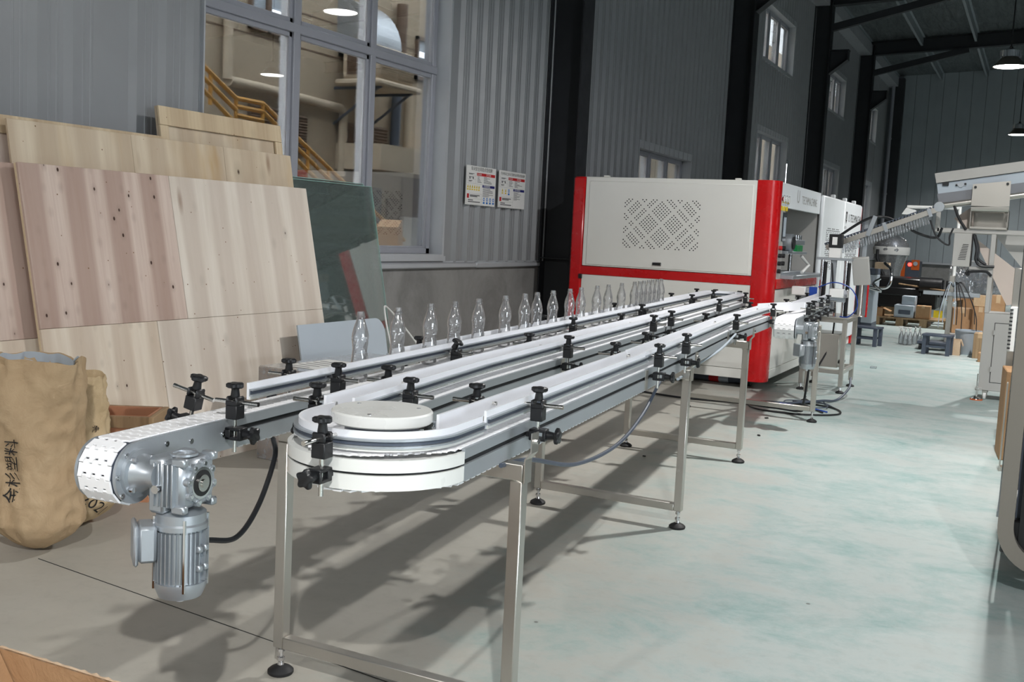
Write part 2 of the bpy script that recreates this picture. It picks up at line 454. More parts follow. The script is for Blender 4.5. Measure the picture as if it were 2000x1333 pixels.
LAMPG = simple('lamp_reflector_paint', srgb(96, 92, 86), .5, .3, .08, 5.)
BLKM = simple('black_machine_paint', srgb(20, 20, 22), .35, 0., .2, 4.)
SCREEN = simple('dark_screen', srgb(40, 44, 50), .2, 0., .1, 4.)
# ================================================================== the hall
WX = -5.3; YF = 39.2; EAVE = 7.5
def roofz(x): return EAVE + .05 * (x + 5.3) if x < 4 else EAVE + .05 * 9.3 - .05 * (x - 4)
m = MB(); m.b2((-5.6, -12, -.25), (14, YF + .3, 0)); floor = struct(m.build('floor', FLOOR, smooth=False))
m = MB()
for a, b in (((-3.73, 3.022), (-2.0, 2.83)), ((-2.0, 2.83), (1.5, 2.44))):
    d = Vector(b) - Vector(a); L = d.length
    m.box((0, 0, 0), (L, .0035, .002), T((a[0] + b[0]) / 2, (a[1] + b[1]) / 2, .0005) @ Rz(math.atan2(d.y, d.x)))
m.build('floor_joint', DARKG, floor, world=True)
# ---- left wall: rendered plinth, flashing rail, ribbed cladding sheets, black columns
m = MB(); m.b2((-5.62, -12, -.2), (WX, YF, 1.10)); wall_left = struct(m.build('wall_left', CONC, smooth=False))
for y0, y1 in ((3.0, 9.62), (9.63, 11.18), (11.5, 18.68), (19.0, 25.7), (26.0, 32.6), (33, 39.1)):
    m = MB(); m.b2((WX - .02, y0, 1.10), (WX + .045, y1, 1.158), ch=.012); m.b2((WX - .02, y0, 1.158), (WX + .02, y1, 1.172))
    m.build('base_flashing', TRIMG, wall_left, world=True)
def cladding(y0, y1, z0, z1, phase, pitch, x=WX, parent=wall_left, mat=None, rib=.036, rw=.056):
    """ribbed sheet: trapezoid ribs with two faint swages in each pan"""
    k = math.ceil((y0 - phase + .02) / pitch); prof = [(y0, 0)]
    while phase + k * pitch + rw < y1 + .1:
        c = phase + k * pitch
        pts = [(c - .008, 0), (c + rw * .55, rib), (c + rw * .80, rib), (c + rw, 0)]
        for q in (.42, .72):
            e = c + rw + (pitch - rw) * q
            pts += [(e - .008, 0), (e - .004, .003), (e + .010, .003), (e + .014, 0)]
        prof += [p for p in pts if y0 < p[0] < y1]; k += 1
    prof.append((y1, 0))
    mm = MB(); v = []; f = []
    for y, o in prof: v += [(x + o, y, z0), (x + o, y, z1)]
    for i in range(len(prof) - 1): f.append((2 * i, 2 * i + 2, 2 * i + 3, 2 * i + 1))
    b = len(v); v += [(x - .06, y0, z0), (x - .06, y0, z1), (x - .06, y1, z0), (x - .06, y1, z1)]; n = len(prof)
    f += [(b, b + 1, b + 3, b + 2), (0, 1, b + 1, b), (2 * n - 2, b + 2, b + 3, 2 * n - 1)]
    f += [tuple([b] + [2 * i for i in range(n)] + [b + 2])[::-1], tuple([b + 1] + [2 * i + 1 for i in range(n)] + [b + 3])]
    mm.add(v, f)
    return mm.build('cladding_sheet', mat or CLAD, parent, world=True, smooth=False)
Z0, ZT = 1.165, 7.45
PL, PR = 4.223, 9.159
for y0, y1 in ((-12, 2.76), (2.76, 3.752), (3.752, 4.744), (4.744, 5.61)): cladding(y0, y1, Z0, ZT, PL, .2485)
cladding(5.61, 8.93, 4.5, ZT, PL, .2485)
for y0, y1 in ((8.93, 9.60), (9.60, 10.52), (10.52, 11.35)): cladding(y0, y1, Z0, ZT, PR, .231)
WINS = [(14.37, 16.84, 1.45, 2.78), (21.06, 23.82, 1.9, 3.75), (21.06, 23.82, 5.18, 6.26), (28.03, 30.58, 1.9, 3.64), (28.03, 30.58, 5.06, 6.07), (34.3, 36.9, 1.9, 3.58), (34.4, 36.9, 4.97, 6.05)]
for lo, hi, wins in ((11.35, 18.85, WINS[:1]), (18.85, 25.87, WINS[1:3]), (25.87, 32.67, WINS[3:5]), (32.67, 39.2, WINS[5:])):
    a, b = wins[0][0], wins[0][1]
    cladding(lo, a, Z0, ZT, PR + .02, .231); cladding(b, hi, Z0, ZT, PR + .02, .231)
    zs = [Z0] + [z for q in wins for z in q[2:]] + [ZT]
    for i in range(0, len(zs), 2): cladding(a, b, zs[i], zs[i + 1], PR + .02, .231)
# ---- windows in the left wall
def window(n, y0, y1, z0, z1, mulls, trans, parts=None):
    xf, xb = -5.418, -5.52; xg = -5.45
    w_ = MB()
    for a, b in ((y0, y0 + .07), (y1 - .07, y1)): w_.b2((xb, a, z0), (xf, b, z1), ch=.006)
    for a, b in ((z0, z0 + .06), (z1 - .06, z1)): w_.b2((xb, y0, a), (xf, y1, b), ch=.006)
    fr = struct(w_.build('window_%d' % n, WINALU, world=True, at=(xf, (y0 + y1) / 2, z0)))
    lin = MB(); t_ = .012
    lin.b2((xb, y0 - t_, z0 - t_), (WX + .03, y0 + .002, z1 + t_)); lin.b2((xb, y1 - .002, z0 - t_), (WX + .03, y1 + t_, z1 + t_))
    lin.b2((xb, y0, z1 - .002), (WX + .03, y1, z1 + t_)); lin.b2((xb, y0, z0 - t_), (WX + .05, y1, z0 + .002))
    lin.b2((WX, y1 + t_, z0 - .03), (WX + .03, y1 + .03, z1 + .03))
    lin.b2((WX - .01, y0 - .03, z1 + t_), (WX + .032, y1 + .03, z1 + .11))
    lin.b2((WX - .01, y0, z0 - .06), (WX + .052, y1 + .03, z0 - t_))
    lin.build('reveal_flashing', TRIMG, fr, world=True, smooth=False)
    for a, b, lo, hi in mulls:
        q = MB(); q.b2((xg + .004, a, lo), (xf + .012, b, hi), ch=.006); mu = q.build('mullion', WINALU, fr, world=True)
        q = MB(); q.b2((xb - .03, a + .004, lo), (xg - .006, b - .004, hi), ch=.004); q.build('mullion_outer', WINLIT, mu, world=True)  # outer section coloured white as if struck by daylight
    for a, b, lo, hi in trans:
        q = MB(); q.b2((xb, a, lo), (xf + .014, b, hi), ch=.006); q.build('transom', WINALU, fr, world=True)
    ys = sorted({y0, y1} | {(a + b) / 2 for a, b, _, _ in mulls}); zs = sorted({z0, z1} | {(lo + hi) / 2 for _, _, lo, hi in trans})
    for i in range(len(ys) - 1):
        for j in range(len(zs) - 1):
            q = MB(); q.b2((xg - .005, ys[i] + .02, zs[j] + .02), (xg, ys[i + 1] - .02, zs[j + 1] - .02)); q.build('pane', GLASS, fr, world=True, smooth=False)
            # sash around each pane
            s = MB(); e = .045; a0, a1, c0, c1 = ys[i] + .03, ys[i + 1] - .03, zs[j] + .03, zs[j + 1] - .03
            for lo, hi in (((a0, c0), (a0 + e, c1)), ((a1 - e, c0), (a1, c1)), ((a0, c0), (a1, c0 + e)), ((a0, c1 - e), (a1, c1))):
                s.b2((xg - .004, lo[0], lo[1]), (xg + .020, hi[0], hi[1]), ch=.004)
            s.build('sash', WINALU, fr, world=True)
    return fr
window(1, 5.61, 8.93, 1.235, 4.5, [(6.741, 6.823, 1.235, 4.5), (7.80, 7.88, 1.235, 4.5)], [(5.61, 8.93, 2.974, 3.045)])
for i, (a, b, lo, hi) in enumerate(WINS):
    h = hi - lo; d = (b - a)
    window(i + 2, a, b, lo, hi, [(a + d * .33, a + d * .33 + .08, lo, hi), (a + d * .66, a + d * .66 + .07, lo, hi)], [(a, b, lo + h * .25, lo + h * .25 + .05)] if i in (1, 3, 5) else [])
# ---- columns, corbels, rafters, braces, purlins, roof
CY = (11.35, 18.85, 25.87, 32.67)
for i, y in enumerate(CY):
    m = MB(); m.b2((-5.29, y - .15, 0), (-5.272, y + .15, 7.4)); m.b2((-4.89, y - .15, 0), (-4.872, y + .15, 7.4)); m.b2((-5.272, y - .008, 0), (-4.89, y + .008, 7.4))
    m.b2((-5.29, y - .15, .0), (-4.83, y + .15, .02)); m.b2((-5.272, y - .14, 1.2), (-4.89, y + .14, 1.212))
    c = struct(m.build('trim_%d' % (i + 1), STEELB, world=True, smooth=False))
    m = MB()
    if i > 0:
        P = [(-4.872, 5.55), (-4.872, 6.08), (-4.46, 6.08), (-4.46, 5.87)]
        m.prism(P, y - .006, y + .006, frame((0, 0, 0), (1, 0, 0), (0, 0, 1), (0, 1, 0)))
        m.b2((-4.872, y - .12, 6.08), (-4.44, y + .12, 6.10)); m.b2((-4.47, y - .12, 5.86), (-4.455, y + .12, 6.08))
        q = Vector((-4.46 + 4.872, 0, 5.87 - 5.55)); L = q.length
        m.box((0, 0, 0), (L, .24, .014), T(-4.666, y, 5.71) @ Matrix.Rotation(-math.atan2(q.z, q.x), 4, 'Y'))
        m.build('corbel', STEELB, c, world=True, smooth=False)
    m = MB()
    n = 24
    for x0, x1 in ((-5.3, 4.0), (4.0, 13.8)):
        for lo, hi, hw in ((-.40, -.385, .11), (-.03, -.015, .11), (-.385, -.03, .006)):
            v = []
            for x in (x0, x1):
                for s_ in (-1, 1):
                    for dz in (lo, hi): v.append((x, y + s_ * hw, roofz(x) + dz))
            m.add(v, [(0, 1, 3, 2), (4, 6, 7, 5), (0, 4, 5, 1), (2, 3, 7, 6), (0, 2, 6, 4), (1, 5, 7, 3)])
    m.build('rafter', STEELB, c, world=True, smooth=False)
    m = MB(); a, b = Vector((-4.88, y, 6.62)), Vector((-2.35, y, 7.22)); d = b - a
    m.box((0, 0, 0), (d.length, .14, .16), T(*((a + b) / 2)) @ Matrix.Rotation(-math.atan2(d.z, d.x), 4, 'Y')); m.build('knee_brace', STEELB, c, world=True, smooth=False)
m = MB()
v = [(-5.8, -12, roofz(-5.8)), (4, -12, roofz(4)), (14, -12, roofz(14)), (-5.8, YF + .3, roofz(-5.8)), (4, YF + .3, roofz(4)), (14, YF + .3, roofz(14))]
v += [(a, b, c + .1) for a, b, c in v]
m.add(v, [(0, 1, 4, 3), (1, 2, 5, 4), (6, 9, 10, 7), (7, 10, 11, 8), (0, 3, 9, 6), (2, 8, 11, 5), (0, 6, 7, 1), (1, 7, 8, 2), (3, 4, 10, 9), (4, 5, 11, 10)])
ceiling = struct(m.build('ceiling', FOIL, smooth=False))
for k in range(13):
    x = -5.0 + k * 1.42; z = roofz(x)
    m = MB(); m.b2((x - .004, -11.9, z - .22), (x + .004, YF, z)); m.b2((x - .06, -11.9, z - .228), (x + .004, YF, z - .22)); m.b2((x - .004, -11.9, z - .01), (x + .06, YF, z - .002))
    m.build('purlin', CLADD, ceiling, world=True, smooth=False)
m = MB(); m.b2((-5.29, -11.9, 7.12), (-4.95, YF, 7.16)); m.b2((-4.96, -11.9, 7.16), (-4.95, YF, 7.42)); m.build('eaves_gutter', TRIMG, ceiling, world=True, smooth=False)
# ---- end wall, right wall, back wall
m = MB(); m.b2((-5.8, YF + .06, -.2), (14, YF + .3, 8.2)); wall_far = struct(m.build('wall_far', CONC, smooth=False))
x = -5.3
while x < 6:
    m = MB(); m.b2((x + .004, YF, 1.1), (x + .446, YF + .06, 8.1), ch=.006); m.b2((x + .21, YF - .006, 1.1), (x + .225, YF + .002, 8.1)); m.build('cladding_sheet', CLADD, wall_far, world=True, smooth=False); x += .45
m = MB(); m.b2((-5.3, YF - .06, 1.06), (14, YF + .02, 1.12)); m.build('base_flashing', TRIMG, wall_far, world=True)
m = MB(); m.b2((-5.05, YF - .32, 0), (-4.75, YF - .01, 7.4)); struct(m.build('trim_5', STEELB, world=True, smooth=False))
m = MB(); m.cyl((-5.08, YF - .45, 0), (-5.08, YF - .45, 7.1), .06, n=12)
for z in (1.5, 3.4, 5.3): m.cyl((-5.08, YF - .45, z), (-5.08, YF - .45, z + .05), .075, n=12)
tag(m.build('downpipe', WINALU, world=True, at=(-5.08, YF - .45, 0)), 'pale vertical downpipe in the far left corner of the hall', 'pipe')
m = MB(); m.b2((13.8, -12, -.2), (14.1, -5.8, 8.2)); m.b2((13.8, .6, -.2), (14.1, YF, 8.2)); m.b2((13.8, -5.8, 4.4), (14.1, .6, 8.2)); struct(m.build('wall_right', CLADD, smooth=False))   # unseen door opening, added to let fill daylight into the hall
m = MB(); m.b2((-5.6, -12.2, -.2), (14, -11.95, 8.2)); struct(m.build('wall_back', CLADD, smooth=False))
# ---- high bay lamps
def high_bay(pos, watts, spread, label, fixture=True):
    x, y, z = pos
    L = bpy.data.lights.new('high_bay_light', 'AREA'); L.shape = 'DISK'; L.size = .16; L.energy = watts; L.color = (1., .985, .96); L.spread = math.radians(spread)
    lo = bpy.data.objects.new('high_bay_light', L); COL.objects.link(lo); lo.location = (x, y, z - .012)
    if not fixture: return
    t = thing('high_bay_lamp', label, 'lamp', pos, group='high bay lamps under the roof')
    m = MB(); m.lathe([(.30, 0), (.29, .012), (.16, .16), (.13, .19), (.0, .19)], 28, caps=False); m.build('reflector', LAMPG, t)
    m = MB(); m.lathe([(0, .004), (.28, .004), (.28, .010), (0, .010)], 28); m.build('lens', LENS, t)
    m = MB(); m.cyl((0, 0, .18), (0, 0, .30), .17, n=24)
    for k in range(24):
        a = k * math.pi / 12; m.box((.175, 0, .24), (.03, .012, .12), Rz(a))
    m.cyl((0, 0, .30), (0, 0, .34), .12, .06, n=20); m.build('heat_sink', CAST, t)
    m = MB(); m.cyl((0, 0, .34), (0, 0, roofz(x) - z - .02), .012, n=8); m.lathe([(.03, .34), (.03, .38), (.0, .40)], 10); m.build('cord', BLKP, t)
LAB = ['high bay lamp hung over the aisle beside the long conveyor', 'high bay lamp hung over the aisle beside the red machine', 'large lit high bay lamp at the upper right, nearer of the two in view', 'smaller lit high bay lamp at the right, farther of the two in view',
       'high bay lamp above the photographer', 'high bay lamp behind the photographer near the left wall', 'high bay lamp over the right half of the hall', 'far high bay lamp over the right half of the hall']
for (p, wt, sp), lb in zip(LAMPS, LAB): high_bay(p, wt, sp, lb)
# ================================================================== beyond the window
OX = -10.6
m = MB(); m.b2((-24, -20, -.3), (-5.62, 60, -.12)); struct(m.build('ground_outside', CONC, smooth=False))
m = MB(); m.b2((14.0, -30, -.3), (40, 40, -.01)); struct(m.build('yard_outside', CONC, smooth=False))
m = MB(); m.b2((OX - 6, -4, -.15), (OX, 60, 9.5))
bld = tag(m.build('facade_block', BEIGE, world=True, at=(OX, 14, -.15), smooth=False), 'beige rendered building standing across the yard outside the tall window', 'building')
def fac(x0, y0, x1, y1): # two photo points -> rectangle on the facade (y, z)
    a, b = onx(x0, y0, OX), onx(x1, y1, OX); return a.y, b.y, b.z, a.z
def fbox(name, mat, y0, y1, z0, z1, dep=.08, back=.02, ch=0., parent=bld):
    m = MB(); m.b2((OX - back, y0, z0), (OX + dep, y1, z1), ch=ch); return m.build(name, mat, parent, world=True, smooth=False)
def fwindow(y0, y1, z0, z1, nm=2, lit=True):
    f = MB(); e = .06
    for lo, hi in (((y0, z0), (y0 + e, z1)), ((y1 - e, z0), (y1, z1)), ((y0, z0), (y1, z0 + e)), ((y0, z1 - e), (y1, z1))): f.b2((OX - .02, *lo), (OX + .06, *hi))
    for k in range(1, nm): c = y0 + (y1 - y0) * k / nm; f.b2((OX - .02, c - .04, z0), (OX + .06, c + .04, z1))
    w_ = f.build('window', BROWN, bld, world=True, smooth=False)
    for k in range(nm):
        a = y0 + (y1 - y0) * k / nm; b = y0 + (y1 - y0) * (k + 1) / nm
        p = MB(); p.b2((OX - .01, a + .05, z0 + .05), (OX + .012, b - .05, z1 - .05)); p.build('pane', BGRY, w_, world=True, smooth=False)
    return w_
a = onx(485, 0, OX); b = onx(556, 82, OX); w1 = fwindow(a.y, b.y, b.z + .05, b.z + 1.7, 2)
for dz, yy in ((1.05, .35), (.35, .62)):
    m = MB(); c = a.y + (b.y - a.y) * yy; m.b2((OX + .014, c, b.z + dz), (OX + .03, c + .55, b.z + dz + .07)); m.build('lit_tube', TUBE, w1, world=True, smooth=False)
a = onx(664, 0, OX); b = onx(723, 118, OX); w2 = fwindow(a.y, b.y + .3, onx(700, 120, OX).z, onx(700, 20, OX).z, 2)
m = MB(); c = onx(682, 104, OX); m.b2((OX + .014, c.y - .1, c.z - .04), (OX + .03, c.y + .25, c.z + .05)); m.build('lit_tube', TUBE, w2, world=True, smooth=False)
a = onx(812, 70, OX); b = onx(830, 160, OX); w3 = fwindow(a.y, b.y + .5, b.z, a.z, 1)
m = MB(); c = onx(821, 107, OX); m.b2((OX + .014, c.y - .1, c.z - .05), (OX + .03, c.y + .4, c.z + .05)); m.build('lit_tube', TUBE, w3, world=True, smooth=False)
def louver(x0, yT, x1, yB):
    a, b = onx(x0, yT, OX), onx(x1, yB, OX); y0, y1 = a.y, b.y; z1 = a.z; z0 = onx(x0, yB - (x1 - x0) * .13, OX).z
    f = fbox('louver', DARKG, y0, y1, z0, z1, .01)
    n = 13
    for k in range(n):
        z = z0 + (z1 - z0) * (k + .5) / n
        p = MB(); p.box((0, 0, 0), (.07, y1 - y0, .045), T(OX + .04, (y0 + y1) / 2, z) @ Matrix.Rotation(.6, 4, 'Y')); p.build('slat', BROWN, f, world=True, smooth=False)
louver(484, 203, 553, 292); louver(556, 222, 592, 300); louver(662, 238, 712, 318); louver(718, 246, 748, 330)
# ledges and pipes
def fpipe(name, pts, r, mat):
    m = MB(); m.tube([onx(x, y, OX) + Vector((r + .03, 0, 0)) for x, y in pts], r, 10); return m.build(name, mat, bld, world=True)
fpipe('drain_pipe', [(437, 4), (434, 155)], .07, BEIGE2)
fpipe('ledge_pipe', [(436, 158), (500, 172), (560, 188), (655, 212), (661, 222), (657, 345)], .075, BEIGE2)
fpipe('conduit', [(442, 6), (440, 155)], .03, BROWN)
fpipe('drain_pipe', [(775, 10), (770, 150)], .10, BROWN); fpipe('drain_pipe', [(790, 165), (783, 330)], .08, BEIGE2); fpipe('drain_pipe', [(765, 178), (758, 320)], .09, DGRY)
a, b = onx(655, 322, OX), onx(835, 352, OX)
fbox('canopy_ledge', BEIGE2, a.y, b.y + .4, b.z, b.z + .42, .9)
fbox('shutter_gate', BROWN, onx(784, 352, OX).y, onx(835, 352, OX).y + .4, -.1, onx(800, 440, OX).z + 1.0, .05)
fbox('door', DGRY, onx(724, 370, OX).y, onx(741, 370, OX).y, -.1, onx(724, 366, OX).z, .06)
fbox('notice_board', BROWN, onx(754, 386, OX).y, onx(778, 386, OX).y, onx(760, 428, OX).z, onx(760, 388, OX).z, .05)
fbox('white_panel', WPAP, onx(778, 440, OX).y, onx(832, 440, OX).y, 0, onx(790, 424, OX).z, .12)
fbox('white_panel', WPAP, onx(752, 440, OX).y, onx(778, 440, OX).y, 0, onx(760, 430, OX).z, .10)
for x0, y0, x1, y1 in ((396, 42, 700, 130), (588, 40, 660, 62)):
    pass
for z in (onx(450, 55, OX).z, onx(640, 42, OX).z + .0): fbox('facade_groove', BROWN, 5.5, 22, z - .012, z + .012, .004)
fbox('facade_pilaster', BEIGE2, onx(694, 200, OX).y, onx(720, 200, OX).y, 0, 9.4, .14)
# outside stair with yellow railing
SX = OX + 1.15
st = thing('outdoor_stair', 'grey outdoor steel stair with yellow railing beyond the tall window', 'stair', (SX, 12, -.12))
P0, P1 = onx(395, 200, SX), onx(750, 470, SX)
dirv = (P1 - P0)
def stair_line(x0, y0, x1, y1, r=.03):
    m = MB(); m.cyl(onx(x0, y0, SX), onx(x1, y1, SX), r, n=8); m.build('railing', YELP, st, world=True)
for l in ((395, 125, 462, 192), (395, 148, 462, 215), (395, 173, 452, 232), (462, 192, 514, 202), (462, 208, 514, 218), (462, 225, 514, 236),
          (514, 202, 552, 240), (580, 268, 790, 470), (580, 288, 770, 475), (580, 312, 745, 475), (514, 218, 552, 256)): stair_line(*l)
for x, y0, y1 in ((412, 140, 205), (462, 190, 240), (514, 200, 255), (602, 292, 335), (642, 332, 380), (682, 370, 430)): stair_line(x, y0, x - 1, y1, .026)
a, b = onx(580, 335, SX), onx(745, 485, SX)
m = MB(); v = []
for p in (a, b):
    for dx in (-.9, .02):
        for dz in (-.34, 0): v.append((p.x + dx, p.y, p.z + dz))
m.add(v, [(0, 1, 3, 2), (4, 6, 7, 5), (0, 4, 5, 1), (2, 3, 7, 6), (0, 2, 6, 4), (1, 5, 7, 3)]); m.build('stringer', BROWN, st, world=True, smooth=False)
n = 14
for k in range(n):
    p = a.lerp(b, (k + .5) / n); m = MB(); m.b2((p.x - .9, p.y - .14, p.z + .01), (p.x, p.y + .14, p.z + .04)); m.build('tread', BROWN, st, world=True, smooth=False)
# evaporative cooler on brackets
CX = OX + .9
def con(x, y): return onx(x, y, CX)
a, b = con(733, 90), con(812, 175)
y0, y1 = con(738, 120).y, con(812, 120).y; z0, z1 = con(760, 172).z, con(760, 92).z
ac = thing('evaporative_cooler', 'cream evaporative cooler with curved duct on the facade outside the window', 'air cooler', (OX + .5, (y0 + y1) / 2, z0))
m = MB(); m.b2((OX + .2, y0, z0 + .1), (CX, y1, z1), ch=.05); m.b2((OX + .14, y0 - .1, z0), (CX + .1, y1 + .1, z0 + .1), ch=.03); body = m.build('body', BEIGE2, ac, world=True)
for yy0, yy1 in ((y0 + .08, (y0 + y1) / 2 - .04), ((y0 + y1) / 2 + .04, y1 - .08)):
    for k in range(11):
        z = z0 + .2 + (z1 - z0 - .3) * k / 10
        m = MB(); m.box((0, 0, 0), (.03, yy1 - yy0, .035), T(CX + .012, (yy0 + yy1) / 2, z) @ Matrix.Rotation(.5, 4, 'Y')); m.build('grille_slat', BEIGE, body, world=True, smooth=False)
for k in range(11):
    z = z0 + .2 + (z1 - z0 - .3) * k / 10
    m = MB(); m.box((0, 0, 0), (CX - OX - .45, .03, .035), T((OX + CX) / 2 + .1, y0 - .012, z) @ Matrix.Rotation(.5, 4, 'X')); m.build('grille_slat', BROWN, body, world=True, smooth=False)
m = MB()
P = [];
for k in range(9):
    q = k / 8 * math.pi / 2; P.append((OX + .2 + .05 + .5 * math.cos(q) * 1.0, z1 + .75 * math.sin(q)))
poly = [(OX - .02, z1), (OX + .75, z1)] + [(OX - .02 + .77 * math.cos(k / 10 * math.pi / 2), z1 + .8 * math.sin(k / 10 * math.pi / 2)) for k in range(1, 11)]
m.prism(poly, y0 + .12, y1 - .2, frame((0, 0, 0), (1, 0, 0), (0, 0, 1), (0, 1, 0))); m.build('duct', CAST, ac, world=True)
for yy in (y0 + .1, y1 - .1): m = MB(); m.cyl((CX, yy, z0), (OX, yy, z0 - .6), .025, n=6); m.cyl((CX, yy, z0 - .02), (OX, yy, z0 - .02), .025, n=6); m.cyl((CX, yy, z0 + .02), (CX, yy, z0 - .03), .03, n=6); m.build('bracket', DGRY, ac, world=True)
# carton by the gate outside
a = onx(763, 462, OX + 2.4)
m = MB(); m.box((0, 0, .2), (.30, .35, .4), T(a.x, a.y, a.z - .2) @ Rz(.4) @ Matrix.Rotation(.3, 4, 'X'))
cb = tag(m.build('carton', CARD, world=True, at=(a.x, a.y, a.z - .2), smooth=False), 'brown carton seen through the lower corner of the tall window', 'box')
m = MB(); m.b2((a.x - .6, a.y - .6, -.12), (a.x + .5, a.y + 1.2, a.z - .3)); tag(m.build('loading_step', BEIGE2, world=True, smooth=False), 'low pale platform outside under the brown carton', 'platform')
# ================================================================== the three-lane bottle conveyor
_q = math.sqrt(1 + .10 * .10); DU = Vector((-.10 / _q, 1 / _q, 0)); DV = Vector((DU.y, -DU.x, 0))
def P(u, v, z=0.): return DU * u + DV * v + Vector((0, 0, z))
def pl(uv): return [(P(u, v).x, P(u, v).y) for u, v in uv]
VA, VB = -1.86, -1.55
UC, VU, RU = 2.49, -1.31, .188          # near bend
UF, VF, RF = 10.2, -1.705, .155        # far bend
BPATH = [(2.49, -1.498), (3.7, -1.55), (10.2, -1.55)]
CPATH = [(2.49, -1.122), (4.47, -1.115), (7.0, -1.147), (8.5, -1.10)]
ZB, ZT_, ZS = .837, .925, .889
def off_path(path, o):
    """offset of an (u, v) path to the +v side when travelling +u"""
    out = []
    for i, p in enumerate(path):
        p = Vector(p); a = Vector(path[max(0, i - 1)]); b = Vector(path[min(len(path) - 1, i + 1)])
        d = (b - a).normalized(); out.append((p.x - d.y * o, p.y + d.x * o))
    return out
def arc(c, r, a0, a1, n=20):
    return [(c[0] + r * math.cos(a0 + (a1 - a0) * k / n), c[1] + r * math.sin(a0 + (a1 - a0) * k / n)) for k in range(n + 1)]
conv = thing('bottle_conveyor', 'long white slat chain bottle conveyor with three lanes on stainless legs', 'conveyor', P(5.2, -1.46, 0))
def cb_(m, name, mat, **k): return m.build(name, mat, conv, world=True, **k)
BEAM = [(-.05, .915), (-.05, .925), (-.06, .925), (-.06, .897), (-.047, .897), (-.047, .881), (-.06, .881), (-.06, .837), (.06, .837), (.06, .881), (.047, .881), (.047, .897), (.06, .897), (.06, .925), (.05, .925), (.05, .915)]
SLOT = [(-.052, .882), (-.052, .896), (.052, .896), (.052, .882)]  # dark insert, shade of the beam slots put into colour
for path in ([(2.13, VA), (UF, VA)], BPATH, CPATH):
    m = MB(); m.sweep(pl(path), BEAM); cb_(m, 'beam', ALU, smooth=False)
    m = MB(); m.sweep(pl(path), SLOT); cb_(m, 'beam_slot_shade', DARKG, smooth=False)
A0 = math.pi / 2
near_arc = arc((UC, VU), RU, -A0, -3 * A0, 28)   # from the middle lane round to the right lane
far_arc = arc((UF, VF), RF, -A0, A0, 20)
for a_ in (near_arc, far_arc):
    m = MB(); m.sweep(pl(a_), [(-.05, .912), (-.05, .918), (-.061, .918), (-.061, .886), (.061, .886), (.061, .918), (.05, .918), (.05, .912)]); cb_(m, 'bend_track', HDPEC, ang=50)
    m = MB(); m.sweep(pl(a_), [(-.061, .840), (-.061, .879), (.061, .879), (.061, .840)]); cb_(m, 'bend_return_track', HDPEC, ang=50)
    m = MB(); m.sweep(pl(a_), [(-.054, .877), (-.054, .887), (.054, .887), (.054, .877)]); cb_(m, 'bend_gap', DARKG, ang=50)
# ---- slat chain
def link_outline(w=.1, p=.0381, td=.013, g=.0022):
    n = 7; s = w / n; out = []
    front = [p / 2 + td / 2 - g if k % 2 == 0 else p / 2 - td / 2 - g for k in range(n)]
    back = [-p / 2 + td / 2 + g * 0 if k % 2 == 0 else -p / 2 - td / 2 + g for k in range(n)]
    for k in range(n): e = .0018; out += [(-w / 2 + k * s + (e if k else 0), front[k]), (-w / 2 + (k + 1) * s - (e if k < n - 1 else 0), front[k])]
    for k in range(n - 1, -1, -1): e = .0018; out += [(-w / 2 + (k + 1) * s - (e if k < n - 1 else 0), back[k]), (-w / 2 + k * s + (e if k else 0), back[k])]
    return out
LINKO = link_outline()
def bevel_link(m, O, M=None):
    n = len(O); top = [(x * .985, y * .90) for x, y in O]
    v = [(x, y, -.005) for x, y in O] + [(x, y, -.0016) for x, y in O] + [(x, y, 0) for x, y in top]
    f = [tuple(range(n))[::-1], tuple(range(2 * n, 3 * n))]
    for i in range(n):
        j = (i + 1) % n; f += [(i, j, n + j, n + i), (n + i, n + j, 2 * n + j, 2 * n + i)]
    m.add(v, f, M)
m = MB(); bevel_link(m, LINKO); LINKME = m.mesh('slat', CHAIN, smooth=False)
PITCH_ = .0381
def path_pts(path, z, step=PITCH_, s0=0.):
    """points and headings every pitch along an (u, v) path"""
    out = []; acc = s0
    for i in range(len(path) - 1):
        a, b = Vector(path[i]), Vector(path[i + 1]); L = (b - a).length
        while acc <= L:
            p = a + (b - a) * (acc / L); out.append((p.x, p.y, math.atan2(b.y - a.y, b.x - a.x))); acc += step
        acc -= L
    return out
ANG = math.atan2(DU.y, DU.x) - math.pi / 2
def link_M(u, v, z, h, wx=1., curl=0.):
    return T(*P(u, v, z)) @ Rz(ANG + h) if not curl else T(*P(u, v, z)) @ Rz(ANG + h) @ Matrix.Rotation(curl, 4, 'X')
near_links = []; far_links = MB()
LINKS = []
for k in range(9):        # wrap round the drive drum
    a = math.pi / 2 + (k + .0) * PITCH_ / .083; LINKS.append((2.10 + .083 * math.cos(a), VA, .845 + .083 * math.sin(a), 0., a - math.pi / 2))
LINKS += [(u, v, .928, h, 0.) for u, v, h in path_pts([(2.10, VA), (UF, VA)], 0, s0=PITCH_)]
LINKS += [(u, v, .928, h, 0.) for u, v, h in path_pts(BPATH[::-1] + near_arc[1:] + CPATH[1:], 0)]
LINKS += [(u, v, .928, h, 0.) for u, v, h in path_pts(far_arc, 0)]
def lkey(l): p = P(l[0], l[1], l[2]); return (p - CAMP).length
LINKS.sort(key=lkey)
belt = MB(); belt.sweep(pl([(2.2, VA), (9.9, VA)]), [(-.046, .916), (-.046, .918), (.046, .918), (.046, .916)]); wear = cb_(belt, 'wear_strip', ALU, smooth=False)
c0 = WL[conv.as_pointer()]
